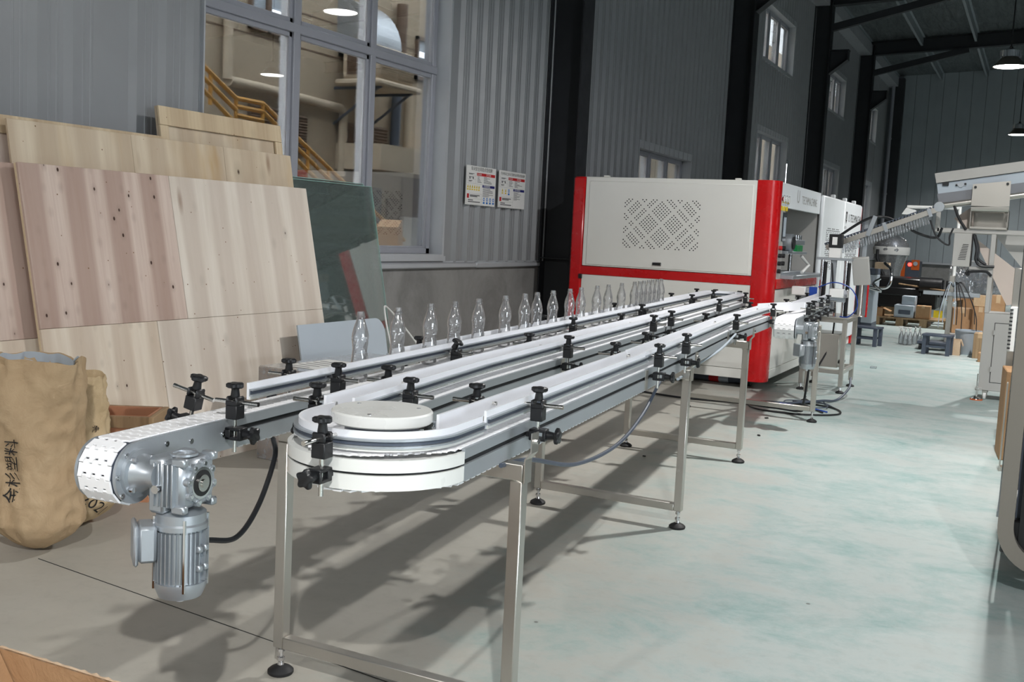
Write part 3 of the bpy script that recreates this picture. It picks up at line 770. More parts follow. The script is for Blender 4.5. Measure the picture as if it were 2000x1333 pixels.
for i, (u, v, z, h, cu) in enumerate(LINKS):
    if cu: M = T(*P(u, v, z)) @ Rz(ANG + math.pi) @ Matrix.Rotation(-cu, 4, 'X')
    else: M = link_M(u, v, z, h)
    if i < 298:
        o = bpy.data.objects.new('slat', LINKME); COL.objects.link(o); o.parent = conv; Mw = M.copy(); Mw.translation = Mw.translation - c0; o.matrix_local = Mw
    else: bevel_link(far_links, LINKO, M)
for path in ([(2.55, VA), (UF, VA)], BPATH, CPATH, near_arc):
    for u, v, h in path_pts(path, 0): far_links.prism([(x, y) for x, y in LINKO[::4]] if 0 else [(-.055, -.012), (.055, -.012), (.055, .012), (-.055, .012)], -.005, 0, link_M(u, v, .836, h))
cb_(far_links, 'slat_chain', CHAIN, smooth=False, kind='stuff')
# ---- drive head of the left lane
DR = (2.10, .845)
def uzM(v): return frame(P(0, v, 0), DU, (0, 0, 1), -DV)
for s_ in (-1, 1):
    pts = [(DR[0] + .079 * math.cos(a), DR[1] + .079 * math.sin(a)) for a in [math.pi / 2 + k * math.pi / 24 for k in range(33)]]
    pts += [(2.30, .80), (2.36, .838), (2.52, .838), (2.52, .924)]
    m = MB(); m.prism(pts, 0, .009, uzM(VA + s_ * .0555 + (.009 if s_ > 0 else 0))); cb_(m, 'end_plate', ALU)
m = MB(); m.cyl(P(DR[0], VA - .052, DR[1]), P(DR[0], VA + .052, DR[1]), .0765, n=36); cb_(m, 'drive_drum', DGRY)
for u, z in ((2.045, .795), (2.03, .845), (2.06, .895), (2.21, .90), (2.28, .865), (2.45, .886), (2.15, .775), (2.31, .89)):
    m = MB(); c = P(u, VA + .064, z); m.cyl(c, c + DV * .004, .0075, n=12); m.cyl(c + DV * .004, c + DV * .005, .004, n=6); cb_(m, 'end_plate_bolt', CHROME)
# ---- worm gear motors (shared by both conveyors)
def star(r=.023, n=5, dep=.14, k=8):
    return [(r * (1 - dep + dep * math.cos(n * a)) , a) for a in [2 * math.pi * i / (n * k) for i in range(n * k)]]
def gear_motor(par, org, ax_x, ax_y, s=1.):
    """org: centre of the gearbox; ax_x points out of its round face, ax_y along its finned face's normal; the motor hangs below"""
    F = frame(org, ax_x, ax_y, (0, 0, 1)) @ Matrix.Scale(s, 4)
    gm = MB(); gm.box((0, 0, 0), (.096, .13, .125), F, .012); gm.box((-.03, 0, -.004), (.05, .142, .145), F, .008)
    for sx in (-1, 1):
        for sz in (-1, 1): gm.box((.035, sx * .058, sz * .060), (.04, .022, .022), F, .004)
    g = gm.build('gearbox', CAST, par, world=True)
    for k in range(5):
        m = MB(); m.box((-.032 + k * .014, .070, .0), (.005, .014, .11), F, .001); m.build('fin', CAST, g, world=True)
    m = MB(); m.cyl(F @ Vector((.046, 0, 0)), F @ Vector((.056, 0, 0)), .052 * s, n=32)
    for k in range(8):
        a = k * math.pi / 4 + .2; m.cyl(F @ Vector((.046, .05 * math.cos(a), .05 * math.sin(a))), F @ Vector((.058, .05 * math.cos(a), .05 * math.sin(a))), .011 * s, n=12)
    m.build('output_flange', CAST, g, world=True)
    m = MB(); m.cyl(F @ Vector((.055, 0, 0)), F @ Vector((.0585, 0, 0)), .041 * s, n=28); m.build('seal_ring', CHROME, g, world=True)
    m = MB(); m.cyl(F @ Vector((.055, 0, 0)), F @ Vector((.0600, 0, 0)), .034 * s, n=28); m.build('oil_seal', BLKP, g, world=True)
    m = MB(); m.cyl(F @ Vector((.057, 0, 0)), F @ Vector((.0635, 0, 0)), .022 * s, n=20); m.cyl(F @ Vector((.06, 0, 0)), F @ Vector((.067, 0, 0)), .011 * s, n=12); m.build('shaft', STAINR, g, world=True)
    for k in range(8):
        a = k * math.pi / 4 + .2; c = F @ Vector((.058, .05 * math.cos(a), .05 * math.sin(a))); m = MB(); m.cyl(c, c + Vector(ax_x) * .003, .0055 * s, n=8); m.build('flange_screw', YELI if 0 else CHROME, g, world=True)
    m = MB(); c = F @ Vector((-.02, .064, -.01)); m.cyl(c, c + Vector(ax_y) * .022, .011 * s, n=12); m.build('drain_plug', CHROME, g, world=True)
    m = MB(); c = F @ Vector((0, 0, .066)); up = Vector((0, 0, 1)); m.lathe([(.036 * s, 0), (.036 * s, .006), (.028 * s, .006), (.027 * s, -.002), (0, -.002)], 24, T(*c)); m.build('top_cap', CAST, g, world=True)
    # motor
    c = F @ Vector((-.005, 0, -.07)); top = c.z
    mm = MB(); mm.lathe([(.030 * s, 0), (.058 * s, -.008), (.063 * s, -.012), (.063 * s, -.035), (.067 * s, -.04), (.067 * s, -.052), (.058 * s, -.054), (.058 * s, -.19), (.066 * s, -.192), (.066 * s, -.205), (.055 * s, -.232), (.02 * s, -.238), (0, -.238)], 30, T(*c))
    mo = mm.build('motor', CAST, par, world=True)
    nf = 34
    ph = math.atan2(ax_x[1], ax_x[0])
    for k in range(nf):
        a = 2 * math.pi * k / nf
        if min(abs((a - q + math.pi) % (2 * math.pi) - math.pi) for q in (0, math.pi / 2 * 1.0, math.pi)) < .16: continue
        m = MB(); m.box((.062 * s, 0, -.122), (.014 * s, .0032 * s, .132), T(*c) @ Rz(ph + a)); m.build('cooling_fin', CAST, mo, world=True, smooth=False)
    for a in (0, math.pi / 2):
        for zz in (-.10, -.15):
            for t_ in (-.012, .012):
                m = MB(); m.box((.066 * s, t_, zz), (.016 * s, .016 * s, .018), T(*c) @ Rz(ph + a), .003); m.build('lug', CAST, mo, world=True)
    for k in range(4):
        a = ph + math.pi / 4 + k * math.pi / 2; m = MB(); q = c + Vector((.066 * s * math.cos(a), .066 * s * math.sin(a), 0)); m.cyl(q + Vector((0, 0, -.02)), q + Vector((0, 0, -.21)), .0045 * s, n=6); m.build('tie_rod', CHROME, mo, world=True)
    m = MB(); m.cyl(c + Vector((0, 0, -.236)), c + Vector((0, 0, -.25)), .011 * s, n=10); m.build('end_plug', HDPE, mo, world=True)
    tb = F @ Vector((-.02, .085, -.14)); tx = Vector(ax_y)
    m = MB(); tx = (Vector(ax_y) - Vector(ax_x)).normalized(); M2 = frame(c + tx * .085 * s + Vector((0, 0, -.085)), (-tx.y, tx.x, 0), tx, (0, 0, 1))
    m.box((0, 0, 0), (.085 * s, .045 * s, .095 * s), M2, .008); m.box((0, .028 * s, 0), (.095 * s, .012 * s, .105 * s), M2, .005); m.build('terminal_box', ALU, mo, world=True)
    return g, mo
gorg = P(2.16, -1.70, .826)
gear_motor(conv, gorg, DV, -DU)
m = MB(); m.lathe([(.062, 0), (.062, .012), (.05, .014), (.032, .045), (.032, .07)], 28, frame(P(DR[0] + .0, VA + .064, DR[1]), DU, (0, 0, 1), DV)); fl = cb_(m, 'gear_flange', CAST)
for k in range(4):
    a = k * math.pi / 2 + .7; c = P(DR[0] + .052 * math.cos(a), VA + .078, DR[1] + .052 * math.sin(a)); m = MB(); m.cyl(c, c + DV * .012, .008, n=8); m.build('flange_bolt', CHROME, fl, world=True)
# ---- guide rails
def guide(path, side, name='guide_rail', dz=0.):
    """side +1: the aluminium profile sits on the +v (right of travel) face"""
    s = side; _n = len(path)
    def up(L): return [(o, z + dz) for o, z in L]
    zt = 1.013
    m = MB(); m.sweep(pl(path), up([(-.004, zt - .05), (-.004, zt), (.004, zt), (.004, zt - .05)])); g = cb_(m, name, HDPE)
    pr = [(.004, zt - .040), (.004, zt - .018), (.017, zt - .018), (.017, zt - .023), (.008, zt - .023), (.008, zt - .035), (.017, zt - .035), (.017, zt - .040)]
    m = MB(); m.sweep(pl(path), up([(o * s, z) for o, z in pr])); m.build('guide_profile', ALU, g, world=True, smooth=False)
    m = MB(); m.sweep(pl(path), up([(o * s, z) for o, z in [(.0075, zt - .034), (.0075, zt - .024), (.0105, zt - .024), (.0105, zt - .034)]])); m.build('profile_groove', DGRY, g, world=True, smooth=False)
    m = MB(); m.sweep(pl(path), up([(o * s, z) for o, z in [(.0042, zt - .05), (.0042, zt - .040), (.0085, zt - .040), (.0085, zt - .05)]])); m.build('wear_lip', HDPEC, g, world=True, smooth=False)
    return g
GO = .041
guide([(2.60, VA + GO), (6.0, VA + GO)], 1); guide([(6.0, VA + GO), (UF, VA + GO)] + arc((UF, VF), RF - GO, -A0, A0, 10)[1:], 1)
guide([(3.66, VA - GO), (6.6, VA - GO)], -1); guide([(6.6, VA - GO), (UF, VA - GO)] + arc((UF, VF), RF + GO, -A0, A0, 14)[1:] + [(6.6, VB + GO)], -1)
def cut(path, u0, u1):
    f = lambda u: next((b + (d - b) * (u - a) / (c - a) for (a, b), (c, d) in zip(path, path[1:]) if a <= u <= c), path[-1][1])
    return [(u0, f(u0))] + [p for p in path if u0 < p[0] < u1] + [(u1, f(u1))]
BR_, BL_ = off_path(BPATH, GO), off_path(BPATH, -GO)
guide(cut(BR_, 2.60, 6.6), 1, dz=-.008)
guide(cut(BL_, 2.58, 6.2), -1, dz=-.006); guide(cut(BL_, 6.2, UF), -1, dz=-.006)
CR = off_path(CPATH, GO); CL = off_path(CPATH, -GO)
oa = arc((UC, VU), RU + .030, -A0, -3 * A0, 30)
guide([(2.61, VU - RU - .032)] + oa + [(2.66, VU + RU + .033)], 1, 'bend_guide_rail', dz=-.028)
guide(cut(CR, 2.665, 4.47) , 1, dz=-.014); guide(cut(CR, 4.475, 8.5), 1, dz=-.010)
guide(cut(CL, 2.53, 4.46), -1, dz=-.014); guide(cut(CL, 4.465, 8.5), -1, dz=-.010)
# ---- clear-bend wheel cover
m = MB(); m.lathe([(0, .972), (.132, .972), (.137, .976), (.137, 1.0), (.133, 1.005), (0, 1.005)], 48, T(*P(UC, VU, 0))); disc = cb_(m, 'wheel_cover', HDPEC)
m = MB(); m.cyl(P(UC, VU, .84), P(UC, VU, .97), .10, n=32); m.build('wheel_hub', DGRY, disc, world=True)
for k in range(3):
    a = k * 2.1 + .9; m = MB(); c = P(UC + .10 * math.cos(a), VU + .10 * math.sin(a), 1.005); m.cyl(c, c + Vector((0, 0, .0015)), .006, n=10); m.build('cover_bolt', CHROME, disc, world=True)
# ---- guide clamps
def star_mesh(name, r=.023, h=.015):
    m = MB(); prof = star(r); n = len(prof)
    rings = [(0.0, .80), (.25, 1.0), (.8, 1.0), (1.0, .82)]
    v = []; f = []
    for t_, k in rings:
        for rr, a in prof: v.append((rr * k * math.cos(a), rr * k * math.sin(a), h * t_))
    for i in range(len(rings) - 1):
        for j in range(n): f.append((i * n + j, i * n + (j + 1) % n, (i + 1) * n + (j + 1) % n, (i + 1) * n + j))
    f.append(tuple(range(n))[::-1]); f.append(tuple(range(3 * n, 4 * n)))
    m.add(v, f); m.lathe([(.0125, -.026), (.0135, -.022), (.011, -.004), (.014, .002)], 12); return m.mesh(name, BLKP)
KNOB = star_mesh('star_knob', .0265, .015)
m = MB()
m.box((.006, 0, 0), (.014, .030, .016), None, .001); m.box((.036, 0, .0135), (.052, .038, .009), None, .002); m.box((.036, 0, -.0135), (.052, .038, .009), None, .002); m.box((.018, 0, 0), (.018, .038, .034), None, .002); m.box((.057, 0, 0), (.010, .038, .030), None, .002)
BASEB = m.mesh('guide_clamp', BLKP)
m = MB(); m.cyl((.030, 0, -.055), (.030, 0, .088), .0062, n=10); VROD = m.mesh('clamp_post', STAINR)
m = MB(); m.box((.030, 0, .062), (.038, .040, .040), None, .002); m.box((.015, 0, .094), (.008, .040, .026), None, .004); m.box((.045, 0, .094), (.008, .040, .026), None, .004); m.box((.030, -.016, .088), (.038, .008, .012), None, .001)
TOPB = m.mesh('cross_block', BLKP)
m = MB(); m.cyl((-.036, 0, .090), (.108, 0, .090), .0062, n=10); m.cyl((.098, 0, .090), (.1085, 0, .090), .0068, n=10); HROD = m.mesh('guide_rod', STAINR)
def clamp(pos, ang, lean=0., knob_yaw=0., par=None, rod=0., kt=0.):
    par = par or conv; M = T(*(Vector(pos) - WL[par.as_pointer()])) @ Rz(ang) @ Matrix.Rotation(lean, 4, 'Y')
    b = bpy.data.objects.new('guide_clamp', BASEB); COL.objects.link(b); b.parent = par; b.matrix_local = M
    for nm, me, L in (('clamp_post', VROD, Matrix()), ('cross_block', TOPB, Matrix()), ('guide_rod', HROD, T(rod, 0, 0)),
                      ('star_knob', KNOB, T(.030, 0, .130) @ Matrix.Rotation(kt, 4, 'Y') @ Rz(knob_yaw)), ('star_knob', KNOB, T(.088, 0, 0) @ Matrix.Rotation(math.pi / 2, 4, 'Y') @ Rz(knob_yaw * 1.7))):
        o = bpy.data.objects.new(nm, me); COL.objects.link(o); o.parent = b; o.matrix_local = L
angR = math.atan2(DV.y, DV.x); angL = angR + math.pi
def cv(u):
    for (a, b), (c, d) in zip(CPATH, CPATH[1:]):
        if a <= u <= c: return b + (d - b) * (u - a) / (c - a)
    return CPATH[-1][1]
def bv(u): return -1.498 - .052 * max(0., min(1., (u - 2.49) / 1.21))
r_ = random.Random(3)
for u in (2.50, 3.02, 4.02, 5.61, 7.13, 8.97, 10.1): clamp(P(u, VA - .06, ZS), angL, -.22 if u == 2.50 else 0., r_.random() * 6)
for u in (2.47, 3.04, 4.01, 5.62, 7.20, 8.97, 10.0): clamp(P(u, VA + .06, ZS), angR, 0., r_.random() * 6, rod=.0, kt=.5 if u == 4.01 else 0.)
for u in (2.62, 3.10, 4.54, 6.17, 6.76, 8.40): clamp(P(u, bv(u) - .06, ZS), angL, 0., r_.random() * 6)
for u in (2.89, 4.58, 6.265, 6.76, 8.55, 9.95): clamp(P(u, bv(u) + .06, ZS), angR, 0., r_.random() * 6)
for u in (2.91, 4.47, 5.07, 6.76, 8.40): clamp(P(u, cv(u) - .06, ZS), angL, 0., r_.random() * 6)
for u in (2.967, 4.552, 5.182, 6.87, 8.42): clamp(P(u, cv(u) + .06, ZS), angR, 0., r_.random() * 6)
a = math.pi + .06; c = (UC + (RU + .061) * math.cos(a), VU + (RU + .061) * math.sin(a)); od = P(math.cos(a), math.sin(a)); clamp(P(c[0], c[1], ZS - .01), math.atan2(od.y, od.x), 0., .3)
for a in (-.5, .5):
    c = (UF + (RF + .064) * math.cos(a), VF + (RF + .064) * math.sin(a)); od = P(math.cos(a), math.sin(a)); clamp(P(c[0], c[1], ZS - .01), math.atan2(od.y, od.x), 0., 1.)
# joint plates on the beams
for u, v in ((4.45, None), (6.75, None), (4.6, VB + .061), (6.2, VB + .061), (5.2, VA + .061)):
    vv = (cv(u) + .061) if v is None else v
    m = MB(); m.b2((-.002, -.022, .838), (.003, .022, .924)); M = T(*P(u, vv, 0)) @ Rz(ANG); m.v = [M @ Vector(p) for p in m.v]; cb_(m, 'joint_plate', STAIN, smooth=False)
# ---- stainless support frames
def foot_mesh():
    m = MB(); m.lathe([(0, 0), (.040, 0), (.043, .004), (.043, .012), (.034, .020), (.014, .030), (.0, .031)], 22); return m.mesh('levelling_foot', RUBB)
FOOTM = foot_mesh()
m = MB(); m.cyl((0, 0, .028), (0, 0, .10), .007, n=10); m.cyl((0, 0, .045), (0, 0, .056), .014, n=6); m.cyl((0, 0, .075), (0, 0, .085), .013, n=6); m.lathe([(.012, .026), (.010, .040), (0, .042)], 10); STEMM = m.mesh('foot_stem', CHROME)
def support(y, xl, xr, zt=.835, zb=(.092, .132), s=.04, par=None):
    par = par or conv; o = Vector(((xl + xr) / 2, y, 0))
    m = MB(); m.b2((xl - s / 2, y - s / 2, zt - .05), (xr + s / 2, y + s / 2, zt), ch=.003); fr = m.build('support_frame', STAIN, par, world=True)
    for x in (xl, xr):
        m = MB(); m.b2((x - s / 2, y - s / 2, zb[0]), (x + s / 2, y + s / 2, zt - .05), ch=.003); m.build('leg', STAIN, fr, world=True)
        for nm, me in (('levelling_foot', FOOTM), ('foot_stem', STEMM)):
            q = bpy.data.objects.new(nm, me); COL.objects.link(q); q.parent = fr; q.location = Vector((x, y, 0)) - WL[fr.as_pointer()]
    m = MB(); m.b2((xl + s / 2, y - s / 2, zb[0]), (xr - s / 2, y + s / 2, zb[1]), ch=.003); m.build('crossbar', STAIN, fr, world=True)
    return fr
for y, xl, xr in ((2.676, -2.135, -1.29), (5.183, -2.376, -1.57), (7.018, -2.544, -1.727), (9.07, -2.74, -1.626)):
    fr = support(y, xl, xr)
    if y < 9:
        u = y; x = xr + .024
        m = MB(); m.sweep([(x, 0), (x + .003, 0)], [(0, 0)]) if 0 else None
        pts = [(0, .78), (.004, .78), (.004, .85), (.022, .872), (.022, .93), (.018, .93), (.018, .874), (0, .852)]
        m.prism(pts, y - .022, y + .022, frame((x, 0, 0), (1, 0, 0), (0, 0, 1), (0, -1, 0)) @ Matrix.Scale(1, 4)); m.v = [Vector((p.x, 2 * y - (p.y if p.y > 0 else -p.y), p.z)) for p in m.v]
        m.build('side_bracket', STAIN, fr, world=True, smooth=False)
        m = MB(); m.cyl((x + .02, y, .905), (x + .034, y, .905), .008, n=8); m.build('bracket_bolt', CHROME, fr, world=True)
# ---- cable of the drive motor and the one slung below the lanes
def cable(name, pts, r, mat, par=None, label=None, cat='cable', n=8, at=None):
    m = MB(); m.tube(bez(pts, 12), r, n)
    if par is not None: return m.build(name, mat, par, world=True)
    return tag(m.build(name, mat, world=True, at=at or pts[0]), label, cat)
mp = gorg + Vector((0, 0, -.17))
cable('motor_cable', [mp + DU * .06 + DV * .03, mp + DU * .16 + DV * .05 + Vector((0, 0, -.015)), mp + DU * .26 + DV * .05 + Vector((0, 0, .05)), mp + DU * .38 + DV * .02 + Vector((0, 0, .16)), P(2.62, -1.74, .85)], .0075, BLKP, conv)
yb = -1.05
cable('slung_cable', [P(2.75, -1.06, .83), P(3.0, -1.06, .80), P(3.45, -1.05, .70), P(3.95, -1.04, .68), P(4.35, -1.04, .74), P(4.62, -1.03, .86)], .0075, DGRY, conv)
cable('slung_cable', [P(5.1, -1.05, .81), P(5.4, -1.08, .795), P(5.85, -1.10, .80), P(6.4, -1.07, .84), P(6.85, -1.05, .905)], .007, BGRY, conv)
# ================================================================== things along the left wall
from mathutils import noise as MN
_TXT = {}
def text_mesh(body, size, mat, depth=0., align='LEFT', name='lettering'):
    cu = bpy.data.curves.new('t', 'FONT'); cu.body = body; cu.size = size; cu.align_x = align; cu.extrude = depth; cu.resolution_u = 3
    o = bpy.data.objects.new('t', cu); COL.objects.link(o)
    dg = bpy.context.evaluated_depsgraph_get(); dg.update()
    me = bpy.data.meshes.new_from_object(o.evaluated_get(dg)); me.name = name
    bpy.data.objects.remove(o); bpy.data.curves.remove(cu)
    me.materials.clear(); me.materials.append(mat); return me
def put_text(body, size, mat, M, parent, align='LEFT', name='lettering', warp=None):
    """M: world matrix of the text plane (x right, y up)"""
    me = text_mesh(body, size, mat, 0., align, name)
    base = WL[parent.as_pointer()]
    for v in me.vertices:
        p = M @ v.co
        if warp: p = warp(p)
        v.co = p - base
    o = bpy.data.objects.new(name, me); COL.objects.link(o); o.parent = parent; WL[o.as_pointer()] = base.copy()
    return o
# ---- leaning plywood: boards in a local plane (x along the wall, y up the slope)
def leaning(name, label, y0, y1, xb, xt, zt, boards, th=.016, zb=0., cat='plywood panel', extra=None, xt2=None):
    o = Vector((xb, y0, zb)); up = Vector((xt - xb, 0, zt - zb)); L = up.length; up.normalize()
    al = Vector((((xt2 - xt) if xt2 is not None else 0.), y1 - y0, 0)); Wd = al.length; al.normalize(); nr = al.cross(up).normalized()
    if nr.x < 0: nr = -nr
    t = thing(name, label, cat, o)
    R = frame((0, 0, 0), al, up, nr)
    for a0, a1, b0, b1, mat, off, pn in boards:
        m = MB(); m.b2((a0 * Wd, b0 * L, -th + off), (a1 * Wd, b1 * L, off), ch=.0015)
        me = m.mesh(pn, mat, smooth=False)
        q = bpy.data.objects.new(pn, me); COL.objects.link(q); q.parent = t; q.matrix_local = R
    return t, R, Wd, L
leaning('plywood_panel', 'large knotty plywood crate panel leaning in front of the others', 3.78, 6.20, -4.47, -4.83, 1.735,
        [(0, .44, .50, 1, PLY1, 0, 'veneer_board'), (.4415, 1, .50, 1, PLY2, 0, 'veneer_board'), (.0, .335, .0, .499, PLY4, 0, 'veneer_board'), (.3365, 1, 0, .499, PLY2, 0, 'veneer_board'),
         (0, .03, 0, 1, PINE, -.0165, 'batten'), (.97, 1, 0, 1, PINE, -.0165, 'batten')])
leaning('plywood_panel', 'plywood panel peeking out left of the large knotty panel', 3.42, 5.6, -4.545, -4.905, 1.73, [(0, 1, .47, 1, PLY1, 0, 'veneer_board'), (0, .5, 0, .469, PLY4, 0, 'veneer_board'), (.5, 1, 0, .469, PLY4, 0, 'veneer_board'), (0, .03, 0, 1, PINE, -.0165, 'batten')])
leaning('plywood_panel', 'taller yellow-stained plywood panel standing behind the knotty ones', 3.84, 6.21, -4.64, -4.99, 1.97, [(0, .36, .5, 1, PLY3, 0, 'veneer_board'), (.361, .7, .5, 1, PLY3, 0, 'veneer_board'), (.701, 1, .5, 1, PLY3, 0, 'veneer_board'), (0, 1, 0, .499, PLY4, 0, 'veneer_board')])
leaning('plywood_panel', 'rearmost plywood panel with brown top batten at the left edge', 2.6, 5.05, -4.72, -5.09, 1.99, [(0, .5, 0, .96, PLY1, 0, 'veneer_board'), (.501, 1, 0, .96, PLY1, 0, 'veneer_board'), (0, 1, .95, 1, PINE, .018, 'batten'), (.02, .06, 0, .95, PINE, .018, 'batten')])
leaning('framed_panel', 'framed crate lid with pine battens, topmost against the window', 5.06, 6.27, -4.82, -5.16, 2.19,
        [(0, 1, 0, 1, PLY3, 0, 'lid_board'), (0, 1, .945, 1, PINE, .021, 'batten'), (0, .06, 0, .944, PINE, .021, 'batten'), (.94, 1, 0, .944, PINE, .021, 'batten')])
# ---- sheet glass and the grey board
for i, (y0, y1, dx, zt, lb) in enumerate(((6.36, 7.50, 0., 1.815, 'greenish glass sheet leaning under the window, nearer of two'), (6.33, 7.44, -.045, 1.835, 'greenish glass sheet leaning under the window, farther of two'))):
    o = Vector((-4.80 + dx, y0, 0)); up = Vector((-5.15 + 4.80, 0, zt)); L = up.length; up.normalize(); al = Vector((0, 1, 0)); nr = Vector((up.z, 0, -up.x))
    t = thing('glass_sheet', lb, 'glass sheet', o); R = frame((0, 0, 0), al, up, nr)
    m = MB(); m.b2((.001, .001, -.007), (y1 - y0 - .001, L - .001, 0)); q = link('pane', m.mesh('pane', GLASSG, False), t); q.matrix_local = R
    m = MB(); m.b2((y1 - y0, 0, -.0075), (y1 - y0 + .003, L, .0005)); m.b2((0, L, -.0075), (y1 - y0, L + .003, .0005)); q = link('ground_edge', m.mesh('ground_edge', GLASSE, False), t, kind='stuff'); q.matrix_local = R
pts = [(0, 0), (1.05, 0), (1.05, .68)] + [(1.05 - .12 + .12 * math.cos(a), .68 + .12 * math.sin(a)) for a in [k * math.pi / 16 for k in range(1, 8)]] + [(.93, .80), (0, .80)]
m = MB(); m.prism(pts, 0, .012); up = Vector((-.15, 0, .80)).normalized(); al = Vector((0, 1, 0))
gb = link('board', m.mesh('board', BGRY), thing('grey_board', 'blue-grey round-cornered board leaning below the glass sheets', 'board', (-4.36, 5.72, 0))); gb.matrix_local = frame((0, 0, 0), al, up, Vector((up.z, 0, -up.x)))
m = MB(); m.box((0, .45, .012), (.03, .8, .02), None, .003); q = link('edge_strip', m.mesh('edge_strip', TRIMG), gb.parent); q.matrix_local = gb.matrix_local @ T(.02, 0, -.03)
# ---- white cable loops on the floor beside it
cable('white_cable', [(-4.3, 7.0, .02), (-4.45, 6.95, .30), (-4.6, 6.95, .78), (-4.75, 7.25, .80), (-4.6, 7.6, .4), (-4.4, 7.7, .05), (-4.2, 7.4, .02), (-4.35, 7.1, .12)], .008, WPAP, None, 'white cable coiled below the window beside the glass sheets')
# ---- film-wrapped carton behind the lanes
def carton(name, label, pos, size, rz, mat=CARD, tape=True, open_top=False, flaps=None, group=None, tilt=None):
    t = thing(name, label, 'box', pos, rz, group)
    if tilt: t.rotation_euler = (tilt[0], tilt[1], rz)
    w_, d_, h_ = size; e = .006
    if open_top:
        for nm, lo, hi in (('side', (-w_ / 2, -d_ / 2, 0), (-w_ / 2 + e, d_ / 2, h_)), ('side', (w_ / 2 - e, -d_ / 2, 0), (w_ / 2, d_ / 2, h_)), ('side', (-w_ / 2 + e, -d_ / 2, 0), (w_ / 2 - e, -d_ / 2 + e, h_)), ('side', (-w_ / 2 + e, d_ / 2 - e, 0), (w_ / 2 - e, d_ / 2, h_)), ('base', (-w_ / 2 + e, -d_ / 2 + e, 0), (w_ / 2 - e, d_ / 2 - e, e))):
            m = MB(); m.b2(lo, hi); m.build(nm, mat, t, smooth=False)
        for sx, ang in (flaps or ((-1, .5), (1, .9))):
            m = MB(); m.box((sx * d_ * .22, 0, 0), (d_ * .44, d_ - .02, .005)); q = m.build('flap', mat, t, smooth=False); q.matrix_local = T(sx * w_ / 2, 0, h_) @ Matrix.Rotation(sx * ang, 4, 'Y')
    else:
        m = MB(); m.box((0, 0, h_ / 2), (w_, d_, h_), None, .006); m.build('body', mat, t, smooth=False)
        m = MB(); m.b2((-.003, -d_ / 2, h_ - .001), (.003, d_ / 2, h_ + .0006)); m.build('top_seam', DARKG, t, smooth=False)
    if tape:
        m = MB(); m.b2((-.03, -d_ / 2 - .001, h_ * .82), (.03, d_ / 2 + .001, h_ + .0012)) if not open_top else m.b2((-w_ / 2 - .001, -.03, 0), (-w_ / 2 + .0005, .03, h_ * .9)); m.build('tape', CARDP, t, smooth=False)
    return t
t = carton('wrapped_carton', 'brown carton in stretch film behind the left lane', (-4.02, 5.62, 0), (.50, 1.08, .585), -.06, CARD)
m = MB(); m.box((0, 0, .292), (.506, 1.086, .592), None, .01); m.build('film_wrap', FILM, t)
m = MB(); m.b2((-.16, -.42, .5895), (.10, .02, .5905)); lb_ = m.build('address_label', WPAP, t, smooth=False)
m = MB()
for k in range(5): m.b2((-.13, -.38 + k * .07, .5906), (.02 + .02 * (k % 3), -.365 + k * .07, .5909))
m.build('label_print', GREYI, lb_, smooth=False, kind='stuff')
# ---- old open wooden crate
t = thing('wooden_crate', 'small open wooden crate with weathered rim behind the paper sacks', 'crate', (-4.25, 3.98, 0), .55)
cw, cd, chh = .32, .28, .455
for nm, lo, hi in (('side_board', (-cw / 2, -cd / 2, 0), (-cw / 2 + .012, cd / 2, chh)), ('side_board', (cw / 2 - .012, -cd / 2, 0), (cw / 2, cd / 2, chh)), ('side_board', (-cw / 2 + .012, -cd / 2, 0), (cw / 2 - .012, -cd / 2 + .012, chh)), ('side_board', (-cw / 2 + .012, cd / 2 - .012, 0), (cw / 2 - .012, cd / 2, chh)), ('base_board', (-cw / 2 + .012, -cd / 2 + .012, 0), (cw / 2 - .012, cd / 2 - .012, .012))):
    m = MB(); m.b2(lo, hi); m.build(nm, REDPLY, t, smooth=False)
for lo, hi in (((-cw / 2 - .028, -cd / 2 - .028, chh - .06), (-cw / 2 - .0, cd / 2 + .028, chh)), ((cw / 2 + .0, -cd / 2 - .028, chh - .06), (cw / 2 + .028, cd / 2 + .028, chh)), ((-cw / 2, -cd / 2 - .028, chh - .06), (cw / 2, -cd / 2, chh)), ((-cw / 2, cd / 2, chh - .06), (cw / 2, cd / 2 + .028, chh))):
    m = MB(); m.b2(lo, hi, ch=.003); m.build('rim_batten', OLDW, t, smooth=False)
